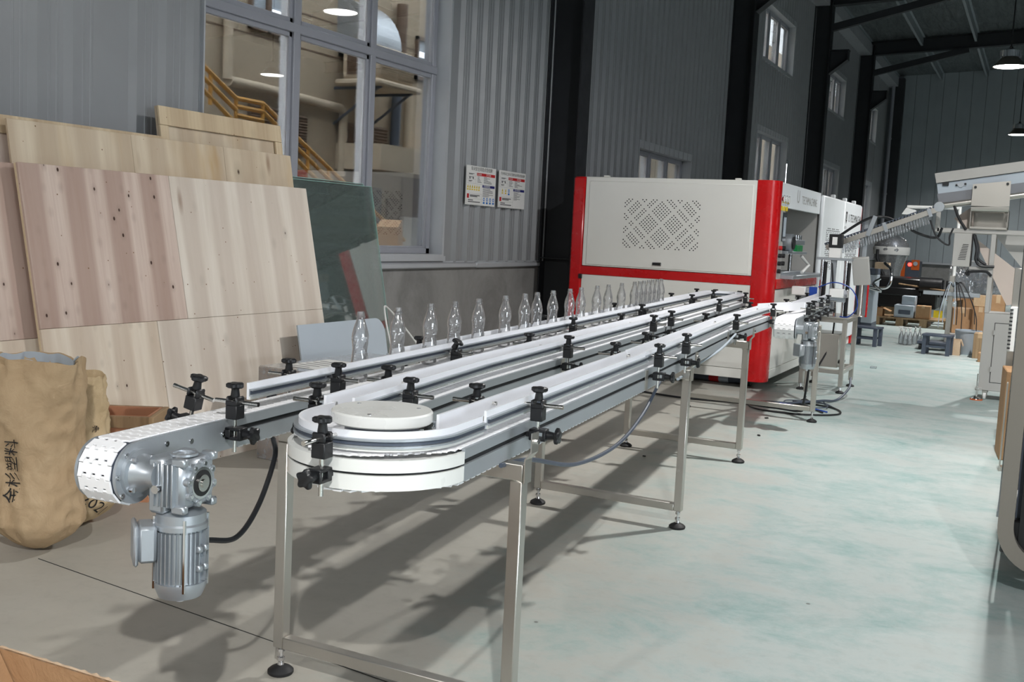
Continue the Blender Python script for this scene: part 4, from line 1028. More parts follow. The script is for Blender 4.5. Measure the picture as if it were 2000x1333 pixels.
# ---- paper sacks
def sack(label, pos, h, rx, ry, rz, mat, seed, lean=(0, 0), fold=True):
    t = thing('paper_sack', label, 'sack', pos, 0.)
    nz, na = 64, 72
    def surf(a, s):
        # s 0..1 height; round bulging bottom, squarish flattened mouth
        k = min(1., (s / .16)) ; bot = math.sqrt(max(0., 1 - (1 - k) ** 2)) * .55 + .45 * k if s < .16 else 1.
        body = bot * (1.0 + .05 * math.sin(s * 5 + seed)) * (1 - .05 * s)
        sq = (abs(math.cos(a)) ** 3 + abs(math.sin(a)) ** 3) ** (-1 / 3)
        q = 1 + (sq - 1) * (.25 + .55 * s)
        fl_ = 1 - .30 * max(0., s - .55) * 1.2
        x = rx * body * q * math.cos(a); y = ry * body * q * math.sin(a) * fl_
        p = Vector((x, y, s * h)); dirn = Vector((math.cos(a), math.sin(a), 0))
        w1 = MN.noise(Vector((a * 1.1 + seed, s * 4.5, seed))) * .026 + abs(MN.noise(Vector((math.cos(a) * 2.6 + seed, math.sin(a) * 2.6, s * 7 + seed)))) * -.024 + abs(MN.noise(Vector((math.cos(a) * 5 + s * 3, math.sin(a) * 5 - s * 2, s * 15 + seed * 2)))) * -.012 + MN.noise(Vector((math.cos(a) * 7, math.sin(a) * 7 + seed, s * 22))) * .007
        w1 *= (.5 + .5 * k)
        p += dirn * w1
        if s > .9: p.z += MN.noise(Vector((math.cos(a) * 1.6, math.sin(a) * 1.6, seed))) * .03 * (s - .9) / .1
        p.x += lean[0] * s; p.y += lean[1] * s
        return Rz(rz) @ p
    P_ = [[surf(2 * math.pi * i / na, j / (nz - 1)) for j in range(nz)] for i in range(na)]
    m = MB(); m.grid(P_, closed_u=True)
    m.add([P_[i][0] for i in range(na)], [tuple(range(na))])
    top = [P_[i][-1] for i in range(na)]; cen = sum(top, Vector()) / na
    inn = [[p, p + (cen - p) * .03 + Vector((0, 0, -.004)), p + (cen - p) * .10 + Vector((0, 0, -.12)), p * 0 + cen + (p - cen) * .5 + Vector((0, 0, -.16)), cen + Vector((0, 0, -.17))] for p in top]
    m.grid(inn, closed_u=True)
    b = m.build('paper_bag', mat, t, ang=60)
    return t, surf, b
s1, sf1, b1 = sack('tall brown paper sack standing at the left edge of the floor', (-3.86, 3.12, 0), .85, .205, .185, .30, KRAFT, 2.3)
s2, sf2, b2 = sack('tilted paler paper sack with red and black print behind the tall sack', (-4.02, 3.50, 0), .72, .175, .15, .75, KRAFT2, 6.1, (-.06, .04))
m = MB(); P_ = []
for i in range(60):
    a = 2 * math.pi * i / 60; p = sf1(a, .985); c = Vector((0, 0, .83)); P_.append([p + (c - p) * .06 + Vector((0, 0, -.03)), p + (c - p) * .07 + Vector((0, 0, .012 + .010 * MN.noise(Vector((math.cos(a) * 2, math.sin(a) * 2, 2)))))])
m.grid(P_, closed_u=True); m.build('inner_liner', BGRY, s1)
def sack_text(t, surf, pos, body, size, mat, a0, s0, h, rot, align='LEFT', rad=.19):
    """letters wrapped on the sack: a0 angle, s0 height fraction of the baseline"""
    base = Vector(pos)
    def warp(p):
        x, y = p.x, p.y
        c, s_ = math.cos(rot), math.sin(rot); x, y = x * c - y * s_, x * s_ + y * c
        q = surf(a0 + x / rad, max(.02, min(.99, s0 + y / h))); r = Vector((q.x, q.y, 0)); r.normalize()
        return base + q + r * .006
    put_text(body, size, mat, Matrix(), t, align, 'lettering', warp)
sack_text(s1, sf1, (-3.86, 3.12, 0), '金杉塑料', .070, INK, -1.46, .285, .85, math.pi / 2)
sack_text(s2, sf2, (-4.02, 3.50, 0), '2021', .075, INK, -1.50, .20, .72, -.7, rad=.16)
sack_text(s2, sf2, (-4.02, 3.50, 0), '高富', .06, REDI, -1.12, .475, .72, .25, rad=.16)
sack_text(s2, sf2, (-4.02, 3.50, 0), '电话', .036, INK, -.98, .395, .72, .1, rad=.16)
sack_text(s2, sf2, (-4.02, 3.50, 0), '传真', .036, INK, -.98, .345, .72, .1, rad=.16)
sack_text(s2, sf2, (-4.02, 3.50, 0), '地址', .036, INK, -.94, .295, .72, .1, rad=.16)
sack_text(s2, sf2, (-4.02, 3.50, 0), '净', .036, INK, -1.02, .64, .72, .1, rad=.16)
# ---- safety boards on the cladding
def board(y0, title, tsize, label, tri, circ):
    z0, z1, wd = 1.748, 2.145, .63; x = WX + .041
    t = thing('safety_board', label, 'sign', (x, y0, z0))
    m = MB(); m.b2((x - .004, y0, z0), (x + .006, y0 + wd, z1)); m.build('sign_plate', WPAP, t, world=True, smooth=False)
    F = frame((x + .0065, y0, z0), (0, 1, 0), (0, 0, 1), (1, 0, 0)); H = z1 - z0
    def rect(a0, a1, b0, b1, mat, nm, e=.0004):
        m = MB(); m.b2((a0 * wd, b0 * H, 0), (a1 * wd, b1 * H, e), F); return m.build(nm, mat, t, world=True, smooth=False)
    put_text(title, tsize, INK, F @ T(wd / 2, H * .885, .0006), t, 'CENTER')
    rect(.34, .97, .76, .835, REDI, 'red_band'); put_text('危险因素', .022, WPAP, F @ T(wd * .36, H * .778, .0009), t); put_text('防范措施', .026, WPAP, F @ T(wd * .66, H * .775, .0009), t)
    rect(.54, .97, .47, .535, BLUEI, 'navy_band'); put_text('应急处置措施', .024, WPAP, F @ T(wd * .58, H * .485, .0009), t)
    rect(.03, .10, .17, .28, REDI, 'red_tab')
    m = MB()
    for a0, a1, b in ((.03, .31, .74), (.03, .31, .655), (.03, .31, .55), (.03, .53, .16), (.11, .53, .29), (.03, .53, .02), (.33, .97, .545)): m.b2((a0 * wd, b * H, 0), (a1 * wd, b * H + .0012, .0003), F)
    for a, b0, b1 in ((.03, .55, .835), (.31, .55, .835), (.53, .02, .29), (.03, .02, .16)): m.b2((a * wd, b0 * H, 0), (a * wd + .0012, b1 * H, .0003), F)
    m.build('ruled_lines', GREYI, t, world=True, smooth=False, kind='stuff')
    m = MB(); rr = random.Random(hash(title) % 99 + 5)
    for k in range(9):
        a = .56; m.b2((a * wd, (.44 - k * .026) * H, 0), ((a + .12 + rr.random() * .26) * wd, (.44 - k * .026) * H + .0045, .0003), F)
    for k in range(7): m.b2((.58 * wd, (.735 - k * .026) * H, 0), ((.66 + rr.random() * .26) * wd, (.735 - k * .026) * H + .0045, .0003), F)
    for k in range(5): m.b2((.36 * wd, (.725 - k * .034) * H, 0), ((.42 + rr.random() * .1) * wd, (.725 - k * .034) * H + .005, .0003), F)
    for b, a1 in ((.79, .2), (.77, .15), (.70, .16), (.61, .14), (.59, .11)): m.b2((.07 * wd, b * H, 0), ((a1 + .05) * wd, b * H + .006, .0003), F)
    for b, a0, a1 in ((.235, .13, .46), (.205, .13, .38), (.11, .07, .24), (.065, .07, .48)): m.b2((a0 * wd, b * H, 0), (a1 * wd, b * H + .010, .0003), F)
    for a in (.09, .20): m.b2((a * wd, .66 * H, 0), ((a + .035) * wd, .72 * H, .0003), F)
    m.build('small_print', GREYI, t, world=True, smooth=False, kind='stuff')
    for a in tri:
        m = MB(); c = a * wd; s_ = .017; m.prism([(c - s_, .43 * H), (c + s_, .43 * H), (c, .43 * H + s_ * 2.0)], 0, .0004, F); q = m.build('warning_triangle', YELI, t, world=True, smooth=False)
        m = MB(); m.b2((c - .002, .43 * H + .006, .0004), (c + .002, .43 * H + .022, .0007), F); m.build('triangle_mark', INK, q, world=True, smooth=False)
        rect(a - .025, a + .025, .375, .41, YELI, 'caption_plate')
    for a, b in circ:
        m = MB(); m.cyl(F @ Vector((a * wd, b * H, 0)), F @ Vector((a * wd, b * H, .0004)), .019, n=20); q = m.build('mandatory_disc', BLUE2, t, world=True, smooth=False)
        m = MB(); m.cyl(F @ Vector((a * wd, b * H, .0004)), F @ Vector((a * wd, b * H, .0007)), .009, n=12); m.build('disc_mark', WPAP, q, world=True, smooth=False)
        rect(a - .03, a + .03, b - .115, b - .065, BLUE2, 'caption_plate')
board(9.327, '车间安全风险点告知牌', .046, 'white safety board with six yellow triangles, left of the pair on the wall', [.05 + .075 * k for k in range(6)], [(.61 + .11 * k, .165) for k in range(4)])
board(10.043, '手持电动工具与打磨作业风险点告知牌', .034, 'white safety board with two yellow triangles, right of the pair on the wall', [.13, .25], [(.37, .465)])
# ---- open carton at the photographer's feet
t = carton('open_carton', 'open brown carton at the bottom left corner with a torn edge', (-1.86, 1.48, 0), (.80, .50, .392), .02, CARD, tape=False, open_top=True, flaps=((-1, 2.2),))
m = MB(); v = []
n = 60
for k in range(n + 1):
    x = -.394 + .788 * k / n; v.append((x, .244, .388)); v.append((x, .244, .394 + .006 * MN.noise(Vector((k * .7, 0, 3))))); v.append((x, .250, .394 + .006 * MN.noise(Vector((k * .7, 5, 3)))))
f = []
for k in range(n): a = 3 * k; f += [(a, a + 3, a + 4, a + 1), (a + 1, a + 4, a + 5, a + 2)]
m.add(v, f); m.build('torn_edge', CARDI, t)
m = MB(); m.b2((-.03, .2432, .01), (-.024, .2438, .38)); m.build('fold_line', CARDI, t, smooth=False)
# ================================================================== blow moulding machine
YM = 10.65; MX0, MX1 = -4.65, -2.41; MZ0, MZ1 = .10, 2.13; YE = 15.9
bm_ = thing('blow_moulding_machine', 'large grey-white blow moulding machine with red corner posts', 'machine', ((MX0 + MX1) / 2, 13.2, 0))
def mb(m, name, mat, par=None, **k): return m.build(name, mat, par or bm_, world=True, **k)
BZ1 = ony(1300, 525, YM).z; BT, BB = 1.158, 1.068      # red waist band
YC = onx(1540, 360, MX1).y; YD = onx(1606, 376, MX1).y; YG = onx(1647, 387, MX1).y
# carcass
m = MB(); m.b2((MX0 + .03, YM + .03, MZ0 + .02), (-3.05, YE - .03, MZ1 - .02)); mb(m, 'carcass', MGRY, smooth=False)
m = MB(); m.b2((-3.05, YD, MZ0 + .02), (MX1 - .04, YE - .03, MZ1 - .02)); m.b2((-3.05, YM + .04, MZ0 + .02), (MX1 - .04, YD, BT - .1)); m.b2((-3.05, YM + .05, MZ1 - .05), (MX1 - .05, YD, MZ1 - .02)); mb(m, 'side_carcass', MGRY, smooth=False)
# front face
m = MB(); m.b2((-4.50, YM, BT + .006), (-2.625, YM + .03, MZ1), ch=.004); fp = mb(m, 'upper_panel', MWHT)
m = MB(); m.b2((-4.455, YM - .006, BT + .02), (-2.66, YM + .01, MZ1 - .045), ch=.004); mb(m, 'door_leaf', MWHT, fp)
m = MB(); m.b2((-4.50, YM + .008, .20), (-2.625, YM + .03, BB), ch=.003); lp = mb(m, 'lower_panel', MWHT)
m = MB(); m.b2((-4.50, YM + .004, MZ0), (-2.625, YM + .028, .195), ch=.003); mb(m, 'kick_panel', MWHT)
m = MB(); m.b2((-4.52, YM + .002, BB), (-2.6, YM + .03, BT), ch=.002); mb(m, 'waist_band', RED)
# corner posts
m = MB(); m.b2((MX0, YM - .004, MZ0 + .01), (-4.503, YM + .2, MZ1), ch=.02); mb(m, 'corner_post', RED)
pr = [(-2.622, YM - .004), (-2.53, YM - .012)] + [(-2.53 + .12 * math.sin(a), YM + .108 - .12 * math.cos(a)) for a in [k * math.pi / 16 for k in range(1, 9)]] + [(-2.41, YM + .17), (-2.622, YM + .17)]
m = MB(); m.prism(pr, MZ0 - .02, MZ1 + .005); mb(m, 'corner_post', RED, ang=20)
# vent: lozenges of drilled holes in a lattice
m = MB(); ctr = Vector((-3.62, 0, 1.645)); nx, nz = 43, 27; st = .0196
for i in range(nx * 2):
    for j in range(nz * 2):
        if (i + j) % 2: continue
        x = (i - nx) * st / 1.0; z = (j - nz) * st
        if abs(x) > .415 or abs(z) > .262: continue
        a = (x + z) / .134; b = (x - z) / .134
        if abs(a - round(a - .5) - .5) > .40 or abs(b - round(b - .5) - .5) > .40: continue
        c = Vector((ctr.x + x, YM - .0062, ctr.z + z)); m.cyl(c, c + Vector((0, -.0012, 0)), .0072, n=6)
mb(m, 'vent_holes', DARKG, fp, smooth=False, kind='stuff')
m = MB(); m.b2((-3.69, YM - .016, 1.205), (-3.585, YM - .004, 1.245), ch=.005); h = mb(m, 'pull_handle', CHROME, fp); m = MB(); m.b2((-3.677, YM - .018, 1.214), (-3.598, YM - .013, 1.236)); mb(m, 'handle_cup', BLKP, h, smooth=False)
for x in (-4.30, -2.86): m = MB(); m.b2((x, YM + .0, MZ1), (x + .06, YM + .05, MZ1 + .018), ch=.004); mb(m, 'top_clip', MWHT)
for x, y, z in ((-4.53, YM - .016, 1.02), (-2.66, YM - .01, .42)): m = MB(); m.b2((x, y, z), (x + .04, y + .02, z + .05), ch=.003); mb(m, 'latch', BLKP)
# ---- right side
def side(name, mat, y0, y1, z0, z1, x0=MX1 - .03, x1=MX1, ch=.004, par=None, **k): m = MB(); m.b2((x0, y0, z0), (x1, y1, z1), ch=ch); return mb(m, name, mat, par, **k)
hz0 = onx(1580, 405, MX1).z
hd = side('header_panel', MWHT2, YM + .17, YD, 1.88, MZ1, MX1 - .05, MX1 - .01)
side('control_column', MGRY, YM + .17, YC, 1.10, 1.88, MX1 - .25, MX1 - .012)
m = MB()
for z, sz, mt in ((1.68, (.012, .16, .30), SCREEN),): m.box((MX1 - .008, YM + .17 + .24, z), sz, None, .003)
sc_ = mb(m, 'touch_screen', SCREEN); m = MB(); m.box((MX1 - .001, YM + .41, 1.68), (.002, .11, .2)); mb(m, 'screen_glass', BGRY, sc_, smooth=False)
for k in range(3):
    y = YM + .24 + k * .12; m = MB(); m.cyl((MX1 - .012, y, 1.96), (MX1 + .012, y, 1.96), .042, n=18); g = mb(m, 'pressure_gauge', CHROME); m = MB(); m.cyl((MX1 + .012, y, 1.96), (MX1 + .014, y, 1.96), .034, n=16); mb(m, 'gauge_face', WPAP, g)
    m = MB(); m.b2((MX1 - .012, y - .035, 1.845), (MX1 - .006, y + .035, 1.89)); mb(m, 'gauge_label', YELI, smooth=False)
for k, (z, mt) in enumerate(((1.46, REDI), (1.46, BLKP), (1.38, BLKP), (1.30, BLKP), (1.22, BLKP), (1.38, BLKP), (1.30, BLKP))):
    y = YM + .26 + (.16 if k in (1, 5, 6) else 0) ; m = MB(); m.cyl((MX1 - .012, y, z), (MX1 + .02, y, z), .022, n=14); mb(m, 'push_button', mt)
# loading bay behind the header
m = MB(); m.b2((-3.05, YC, BT - .05), (-3.02, YD, 1.90)); bay = mb(m, 'bay_wall', MGRY, smooth=False)
ay = YC + (YD - YC) * .42; pts = [(-.11, 1.20), (.11, 1.20), (.11, 1.55)] + [(.11 * math.cos(a), 1.55 + .11 * math.sin(a)) for a in [k * math.pi / 10 for k in range(1, 10)]] + [(-.11, 1.55)]
m = MB(); m.prism([(ay + 2.2 * y, z) for y, z in pts], -.003, .002, frame((-3.018, 0, 0), (0, 1, 0), (0, 0, 1), (1, 0, 0))); mb(m, 'arched_port', DARKG, bay, smooth=False)
m = MB(); m.tube([(-2.75, YC + .25, 1.88), (-2.72, YC + .35, 1.84), (-2.70, YC + .3, 1.74), (-2.70, YC + .2, 1.60)], .05, 12); mb(m, 'corrugated_hose', CHROME, bay)
# proud doors at the back half, perforated, with lettering
for k, (y0, y1) in enumerate(((YD, YG - .01), (YG + .01, YE))):
    d = side('side_door', MWHT2, y0, y1, .22, MZ1 - .02, MX1 - .02, MX1 + .035, .02)
    mm = MB(); yc = (y0 + y1) / 2; w_ = (y1 - y0) * .30
    nn = 17; zz0, zz1 = (1.22, 1.72) if k == 0 else (1.28, 1.62)
    for i in range(13):
        for j in range(22):
            u_ = i / 12 * 2 - 1; v_ = j / 21 * 2 - 1
            a = (u_ + v_) * 1.5; b = (u_ - v_) * 1.5
            if abs(a - round(a - .5) - .5) > .41 or abs(b - round(b - .5) - .5) > .41: continue
            mm.box((MX1 + .0355, yc + u_ * w_, (zz0 + zz1) / 2 + v_ * (zz1 - zz0) / 2), (.001, .045, .011))
    mb(mm, 'vent_slots', DARKG, d, smooth=False, kind='stuff')
    if k == 1:
        FT = frame((MX1 + .0365, y0 + .32, 1.845), (0, 1, 0), (0, 0, 1), (1, 0, 0))
        put_text('U TECHMACHINE', .15, INK, FT, d)
        m = MB(); q = [(0, .13), (.10, .13), (.10, .02), (.05, -.03), (0, .02)]; m.prism([(a - .22, b) for a, b in q], 0, .001, FT); lg = mb(m, 'shield_mark', INK, d, smooth=False)
        put_text('U', .12, WPAP, FT @ T(-.21, .02, .0015), lg)
        put_text('U-TECH', .05, INK, FT @ T(-.30, -.10, 0), d)
FT = frame((MX1 - .008, YM + .95, 1.955), (0, 1, 0), (0, 0, 1), (1, 0, 0)); put_text('U', .20, MGRY, FT, hd); put_text('TECHMACHINE', .125, MGRY, FT @ T(.26, .0, 0), hd)
m = MB(); m.cyl((MX1 - .03, YC - .02, MZ1), (MX1 - .03, YC - .02, MZ1 + .22), .006, n=6); m.lathe([(.012, 0), (.012, .03), (0, .04)], 8, T(MX1 - .03, YC - .02, MZ1 + .2)); mb(m, 'antenna_rod', CHROME)
for y in (YD + .9, YG + .3, YE - .4): m = MB(); m.b2((MX1 - .06, y, MZ1 - .02), (MX1 - .01, y + .08, MZ1 + .03), ch=.004); mb(m, 'top_clip', MWHT2)
side('side_waist_band', RED, YM + .17, YD + .05, BB - .03, BT - .02, MX1 - .03, MX1 + .01)
for a, b in ((YM + .17, YC + .35), (YC + .36, YD - .01), (YD, YG - .01)):
    lp_ = side('side_lower_panel', MWHT, a, b, .20, BB - .04, MX1 - .03, MX1 - .004)
    m = MB(); m.b2((MX1 - .004, b - .12, .66), (MX1 + .012, b - .06, .72), ch=.004); mb(m, 'latch', BLKP, lp_)
side('side_kick_panel', MWHT, YM + .17, YE, MZ0, .196, MX1 - .03, MX1 - .006)
side('rear_post', RED, YE, YE + .12, MZ0, MZ1 - .05, MX1 - .15, MX1 + .02)
side('bay_sill', CAST, YC, YD, BT - .02, BT + .02, -3.0, MX1 + .12)
for x, y in ((-4.4, YM + .2), (-2.62, YM + .22), (-2.62, YE - .3), (-4.4, YE - .3), (-2.62, 13.2)):
    m = MB(); m.cyl((x - .022, y, .05), (x + .022, y, .05), .05, n=18); m.box((x, y, .10), (.07, .09, .03), None, .004); mb(m, 'caster', RUBB)
# striped woven bag pushed under the machine
st_ = thing('striped_bag', 'red and blue striped woven bag under the machine', 'bag', (-3.05, YM + .30, 0))
def bag_pt(a, s): r = .085 * math.sqrt(max(0, 1 - (2 * s - 1) ** 4)) ; return Vector((-.42 + .84 * s, r * 1.25 * math.cos(a), max(.002, .055 + r * .62 * math.sin(a) + .006 * MN.noise(Vector((a * 2, s * 9, 1))))))
cols = [DGRY, BGRY, DGRY, DGRY, REDI, BGRY, DGRY, DGRY]; n = len(cols)
for k, c in enumerate(cols):
    m = MB(); m.grid([[bag_pt(2 * math.pi * i / 20, (k + j / 4) / n) for j in range(5)] for i in range(20)], closed_u=True); m.build('stripe', c, st_)
# preform feeding mechanism in the bay
fd = thing('preform_loader', 'metal preform loading head in the open bay of the blow moulding machine', 'machine part', (-2.55, YC + .6, BT + .02))
def fb(m, name, mat, par=None, **k): return m.build(name, mat, par or fd, world=True, **k)
Y0 = YC + .08
m = MB(); m.b2((-2.62, Y0, BT + .02), (-2.42, Y0 + 1.2, BT + .05), ch=.004); fb(m, 'base_plate', CAST)
m = MB(); m.cyl((-2.5, Y0 + .1, BT + .05), (-2.5, Y0 + .1, BT + .26), .02, n=10); m.cyl((-2.5, Y0 + .7, BT + .05), (-2.5, Y0 + .7, BT + .26), .02, n=10); fb(m, 'guide_post', CHROME, kind='stuff')
m = MB(); m.b2((-2.60, Y0, BT + .24), (-2.38, Y0 + 1.0, BT + .27), ch=.004); fb(m, 'upper_plate', CAST)
m = MB(); m.cyl((-2.36, Y0 + .12, BT + .36), (-2.48, Y0 + .12, BT + .36), .095, n=24); dr = fb(m, 'drive_wheel', CAST); m = MB(); m.cyl((-2.345, Y0 + .12, BT + .36), (-2.36, Y0 + .12, BT + .36), .07, n=24); fb(m, 'wheel_face', BLKP, dr)
m = MB(); m.b2((-2.46, Y0 + .45, BT + .27), (-2.38, Y0 + .75, BT + .34), ch=.004); fb(m, 'green_block', GREENP)
m = MB(); m.b2((-2.50, Y0 + .38, BT + .34), (-2.40, Y0 + .95, BT + .40), ch=.006); fb(m, 'gripper_bar', CAST)
for k in range(5): m = MB(); m.cyl((-2.45, Y0 + .42 + k * .12, BT + .40), (-2.45, Y0 + .42 + k * .12, BT + .45), .022, n=10); fb(m, 'gripper', CHROME)
m = MB(); m.tube([(-2.40, Y0 + .8, BT + .22), (-2.33, Y0 + .9, BT + .12), (-2.36, Y0 + .7, BT + .04)], .018, 8); fb(m, 'air_hose', WPAP)
m = MB(); m.b2((-2.60, Y0 + .02, 1.52), (-2.48, Y0 + .3, 1.62), ch=.006); m.b2((-2.58, Y0 + .05, 1.43), (-2.50, Y0 + .26, 1.49), ch=.006); m.b2((-2.55, Y0 + .12, 1.49), (-2.53, Y0 + .2, 1.90), ch=.002); fb(m, 'mould_clamp', DGRY)
# ================================================================== short infeed conveyor with its own gear motor
E0, E1 = Vector((-1.745, 8.30, 0)), Vector((-1.96, 11.0, 0)); ED = (E1 - E0).normalized(); EN = Vector((ED.y, -ED.x, 0)); EL = (E1 - E0).length
inf = thing('infeed_conveyor', 'short infeed conveyor with silver gear motor beside the machine', 'conveyor', E0 + ED * 1.2)
def Q(s, t, z=0.): return E0 + ED * s + EN * t + Vector((0, 0, z))
def ib(m, name, mat, par=None, **k): return m.build(name, mat, par or inf, world=True, **k)
def ql(L): return [(Q(s, t).x, Q(s, t).y) for s, t in L]
m = MB(); m.sweep(ql([(.04, 0), (EL, 0)]), [(o * 1.35, z) for o, z in BEAM]); ib(m, 'beam', ALU, smooth=False)
m = MB(); m.sweep(ql([(.04, 0), (EL, 0)]), [(o * 1.35, z) for o, z in SLOT]); ib(m, 'beam_slot_shade', DARKG, smooth=False)
m = MB(); m.cyl(Q(0, -.075, .845), Q(0, .075, .845), .074, n=28); ib(m, 'drive_drum', DGRY)
angE = math.atan2(ED.y, ED.x) - math.pi / 2
m = MB(); LO = link_outline(.15); bevel_link(m, LO); LM2 = m.mesh('slat', CHAIN, smooth=False)
def add_slat(M):
    o = bpy.data.objects.new('slat', LM2); COL.objects.link(o); o.parent = inf; M = M.copy(); M.translation -= WL[inf.as_pointer()]; o.matrix_local = M
for k in range(10):
    a = math.pi / 2 + k * PITCH_ / .081; add_slat(T(*Q(.081 * math.cos(a), 0, .845 + .081 * math.sin(a))) @ Rz(angE + math.pi) @ Matrix.Rotation(-(a - math.pi / 2), 4, 'X'))
for k in range(1, int(EL / PITCH_)): add_slat(T(*Q(k * PITCH_, 0, .928)) @ Rz(angE))
for s_ in (-1, 1):
    pts = [(.076 * math.cos(a), .845 + .076 * math.sin(a)) for a in [math.pi / 2 + k * math.pi / 20 for k in range(27)]] + [(.22, .838), (.4, .838), (.4, .924)]
    m = MB(); m.prism(pts, 0, .008, frame(Q(0, s_ * .086 - (.004 if s_ > 0 else -.004), 0), ED, (0, 0, 1), EN)); ib(m, 'end_plate', ALU)
gear_motor(inf, Q(.05, .185, .835), EN, -ED, .95)
m = MB(); m.cyl(Q(0, .09, .845), Q(0, .14, .845), .04, n=16); ib(m, 'gear_flange', CAST)
def iguide(L, side):
    global conv
    keep = conv; conv = inf
    m = MB(); zt = 1.02
    m.sweep(ql(L), [(-.004, zt - .065), (-.004, zt), (.004, zt), (.004, zt - .065)]); g = ib(m, 'guide_rail', HDPE)
    m = MB(); m.sweep(ql(L), [(o * side, z) for o, z in [(.004, zt - .05), (.004, zt - .025), (.016, zt - .025), (.016, zt - .05)]]); m.build('guide_profile', ALU, g, world=True, smooth=False); conv = keep
iguide([(.62, -.045), (EL, -.045)], -1); iguide([(.75, .05), (EL, .05)], 1)
# transfer guide slanting across from the right lane
c_end = P(8.5, -1.06); c2 = P(8.5, -1.145); L1 = [(c_end.x, c_end.y), (Q(.55, .0).x, Q(.55, .0).y), (Q(.8, .05).x, Q(.8, .05).y)]; L2 = [(c2.x, c2.y), (Q(.45, -.12).x, Q(.45, -.12).y), (Q(.65, -.045).x, Q(.65, -.045).y)]
for L in (L1, L2):
    m = MB(); m.sweep(L, [(-.004, .955), (-.004, 1.02), (.004, 1.02), (.004, .955)]); ib(m, 'transfer_guide', HDPE)
aE = math.atan2(EN.y, EN.x)
for s in (.5, .85, 1.5, 2.1): clamp(Q(s, .081, ZS), aE, 0., s * 3, inf)
for s in (.8, 1.6, 2.3): clamp(Q(s, -.081, ZS), aE + math.pi, 0., s * 2, inf)
for s in (1.9,):
    m = MB(); m.b2((-1.93, 10.2, .10), (-1.89, 10.24, .835), ch=.003); ib(m, 'leg', STAIN)
    for nm, me in (('levelling_foot', FOOTM), ('foot_stem', STEMM)): q = bpy.data.objects.new(nm, me); COL.objects.link(q); q.parent = inf; q.location = Vector((-1.91, 10.22, 0)) - WL[inf.as_pointer()]
# ================================================================== stainless transfer stand
tx0, tx1, ty0, ty1, tz = -2.13, -1.73, 11.08, 11.74, .77
ts = thing('transfer_stand', 'square stainless stand carrying the bottle transfer unit', 'stand', ((tx0 + tx1) / 2, (ty0 + ty1) / 2, 0))
def sb(m, name, mat, par=None, **k): return m.build(name, mat, par or ts, world=True, **k)
for x in (tx0, tx1):
    for y in (ty0, ty1):
        m = MB(); m.b2((x - .022, y - .022, .07), (x + .022, y + .022, tz), ch=.003); sb(m, 'leg', STAIN)
        for nm, me in (('levelling_foot', FOOTM), ('foot_stem', STEMM)): q = bpy.data.objects.new(nm, me); COL.objects.link(q); q.parent = ts; q.location = Vector((x, y, 0)) - WL[ts.as_pointer()]
for z in (.22, tz - .022):
    for lo, hi in (((tx0 + .022, ty0 - .02), (tx1 - .022, ty0 + .02)), ((tx0 + .022, ty1 - .02), (tx1 - .022, ty1 + .02)), ((tx0 - .02, ty0 + .022), (tx0 + .02, ty1 - .022)), ((tx1 - .02, ty0 + .022), (tx1 + .02, ty1 - .022))):
        m = MB(); m.b2((*lo, z - .022), (*hi, z + .022), ch=.003); sb(m, 'rail', STAIN)
m = MB(); m.b2((tx0 - .04, ty0 - .04, tz), (tx1 + .04, ty1 + .04, tz + .012), ch=.003); sb(m, 'top_plate', STAIN)
m = MB(); m.b2((tx0 + .06, ty0 + .1, .25), (tx1 - .06, ty1 - .1, .60), ch=.006); cbx = sb(m, 'electrical_box', STAIN)
for k in range(4): m = MB(); m.cyl((tx1 - .06, ty0 + .16 + k * .05, .31), (tx1 - .02, ty0 + .16 + k * .05, .30), .018, n=10); sb(m, 'cable_gland', BLKP, cbx)
# lifter on the stand
for x in (-2.04, -1.80):
    m = MB(); m.cyl((x, 11.3, tz + .01), (x, 11.3, 1.36), .020, n=14); sb(m, 'guide_column', CHROME)
    m = MB(); m.b2((x + .022, 11.27, tz + .01), (x + .045, 11.33, 1.34), ch=.003); sb(m, 'linear_rail', BLKP)
m = MB(); m.b2((-2.10, 11.24, 1.36), (-1.74, 11.36, 1.385), ch=.003); sb(m, 'head_plate', CAST)
m = MB(); m.b2((-1.98, 11.25, 1.385), (-1.86, 11.35, 1.49), ch=.004); sb(m, 'gear_head', WPAP)
m = MB(); m.b2((-1.985, 11.24, 1.49), (-1.855, 11.36, 1.63), ch=.006); sm = sb(m, 'servo_motor', BLKP); m = MB(); m.b2((-1.95, 11.236, 1.52), (-1.90, 11.239, 1.60)); sb(m, 'rating_plate', WPAP, sm, smooth=False)
m = MB(); m.b2((-1.95, 11.28, .80), (-1.90, 11.32, 1.36), ch=.003); sb(m, 'lift_screw', CAST)
for x in (-2.20, -1.82):
    m = MB(); m.b2((x - .08, 11.0, .985), (x + .06, 11.10, 1.075), ch=.006); cy = sb(m, 'air_cylinder', WPAP); m = MB(); m.b2((x + .06, 11.01, .99), (x + .10, 11.09, 1.07), ch=.004); sb(m, 'cylinder_end', CHROME, cy)
m = MB(); m.b2((-2.10, 10.99, .99), (-2.02, 11.0, 1.08)); sb(m, 'blue_plate', BLUEP, smooth=False)
m = MB(); m.b2((-2.25, 11.05, .94), (-1.75, 11.12, .985), ch=.003); sb(m, 'cross_bar', ALU)
m = MB(); m.cyl((-1.85, 11.1, tz + .01), (-1.85, 11.1, .94), .012, n=8); m.cyl((-2.1, 11.1, tz + .01), (-2.1, 11.1, .94), .012, n=8); sb(m, 'support_pin', CHROME, kind='stuff')
m = MB(); m.tube(bez([(-2.02, 11.05, 1.08), (-1.85, 11.0, 1.14), (-1.68, 11.0, 1.08), (-1.62, 11.05, .92), (-1.70, 11.1, .80), (-1.80, 11.15, .785)], 10), .006, 6); sb(m, 'air_tube', BLUEP)
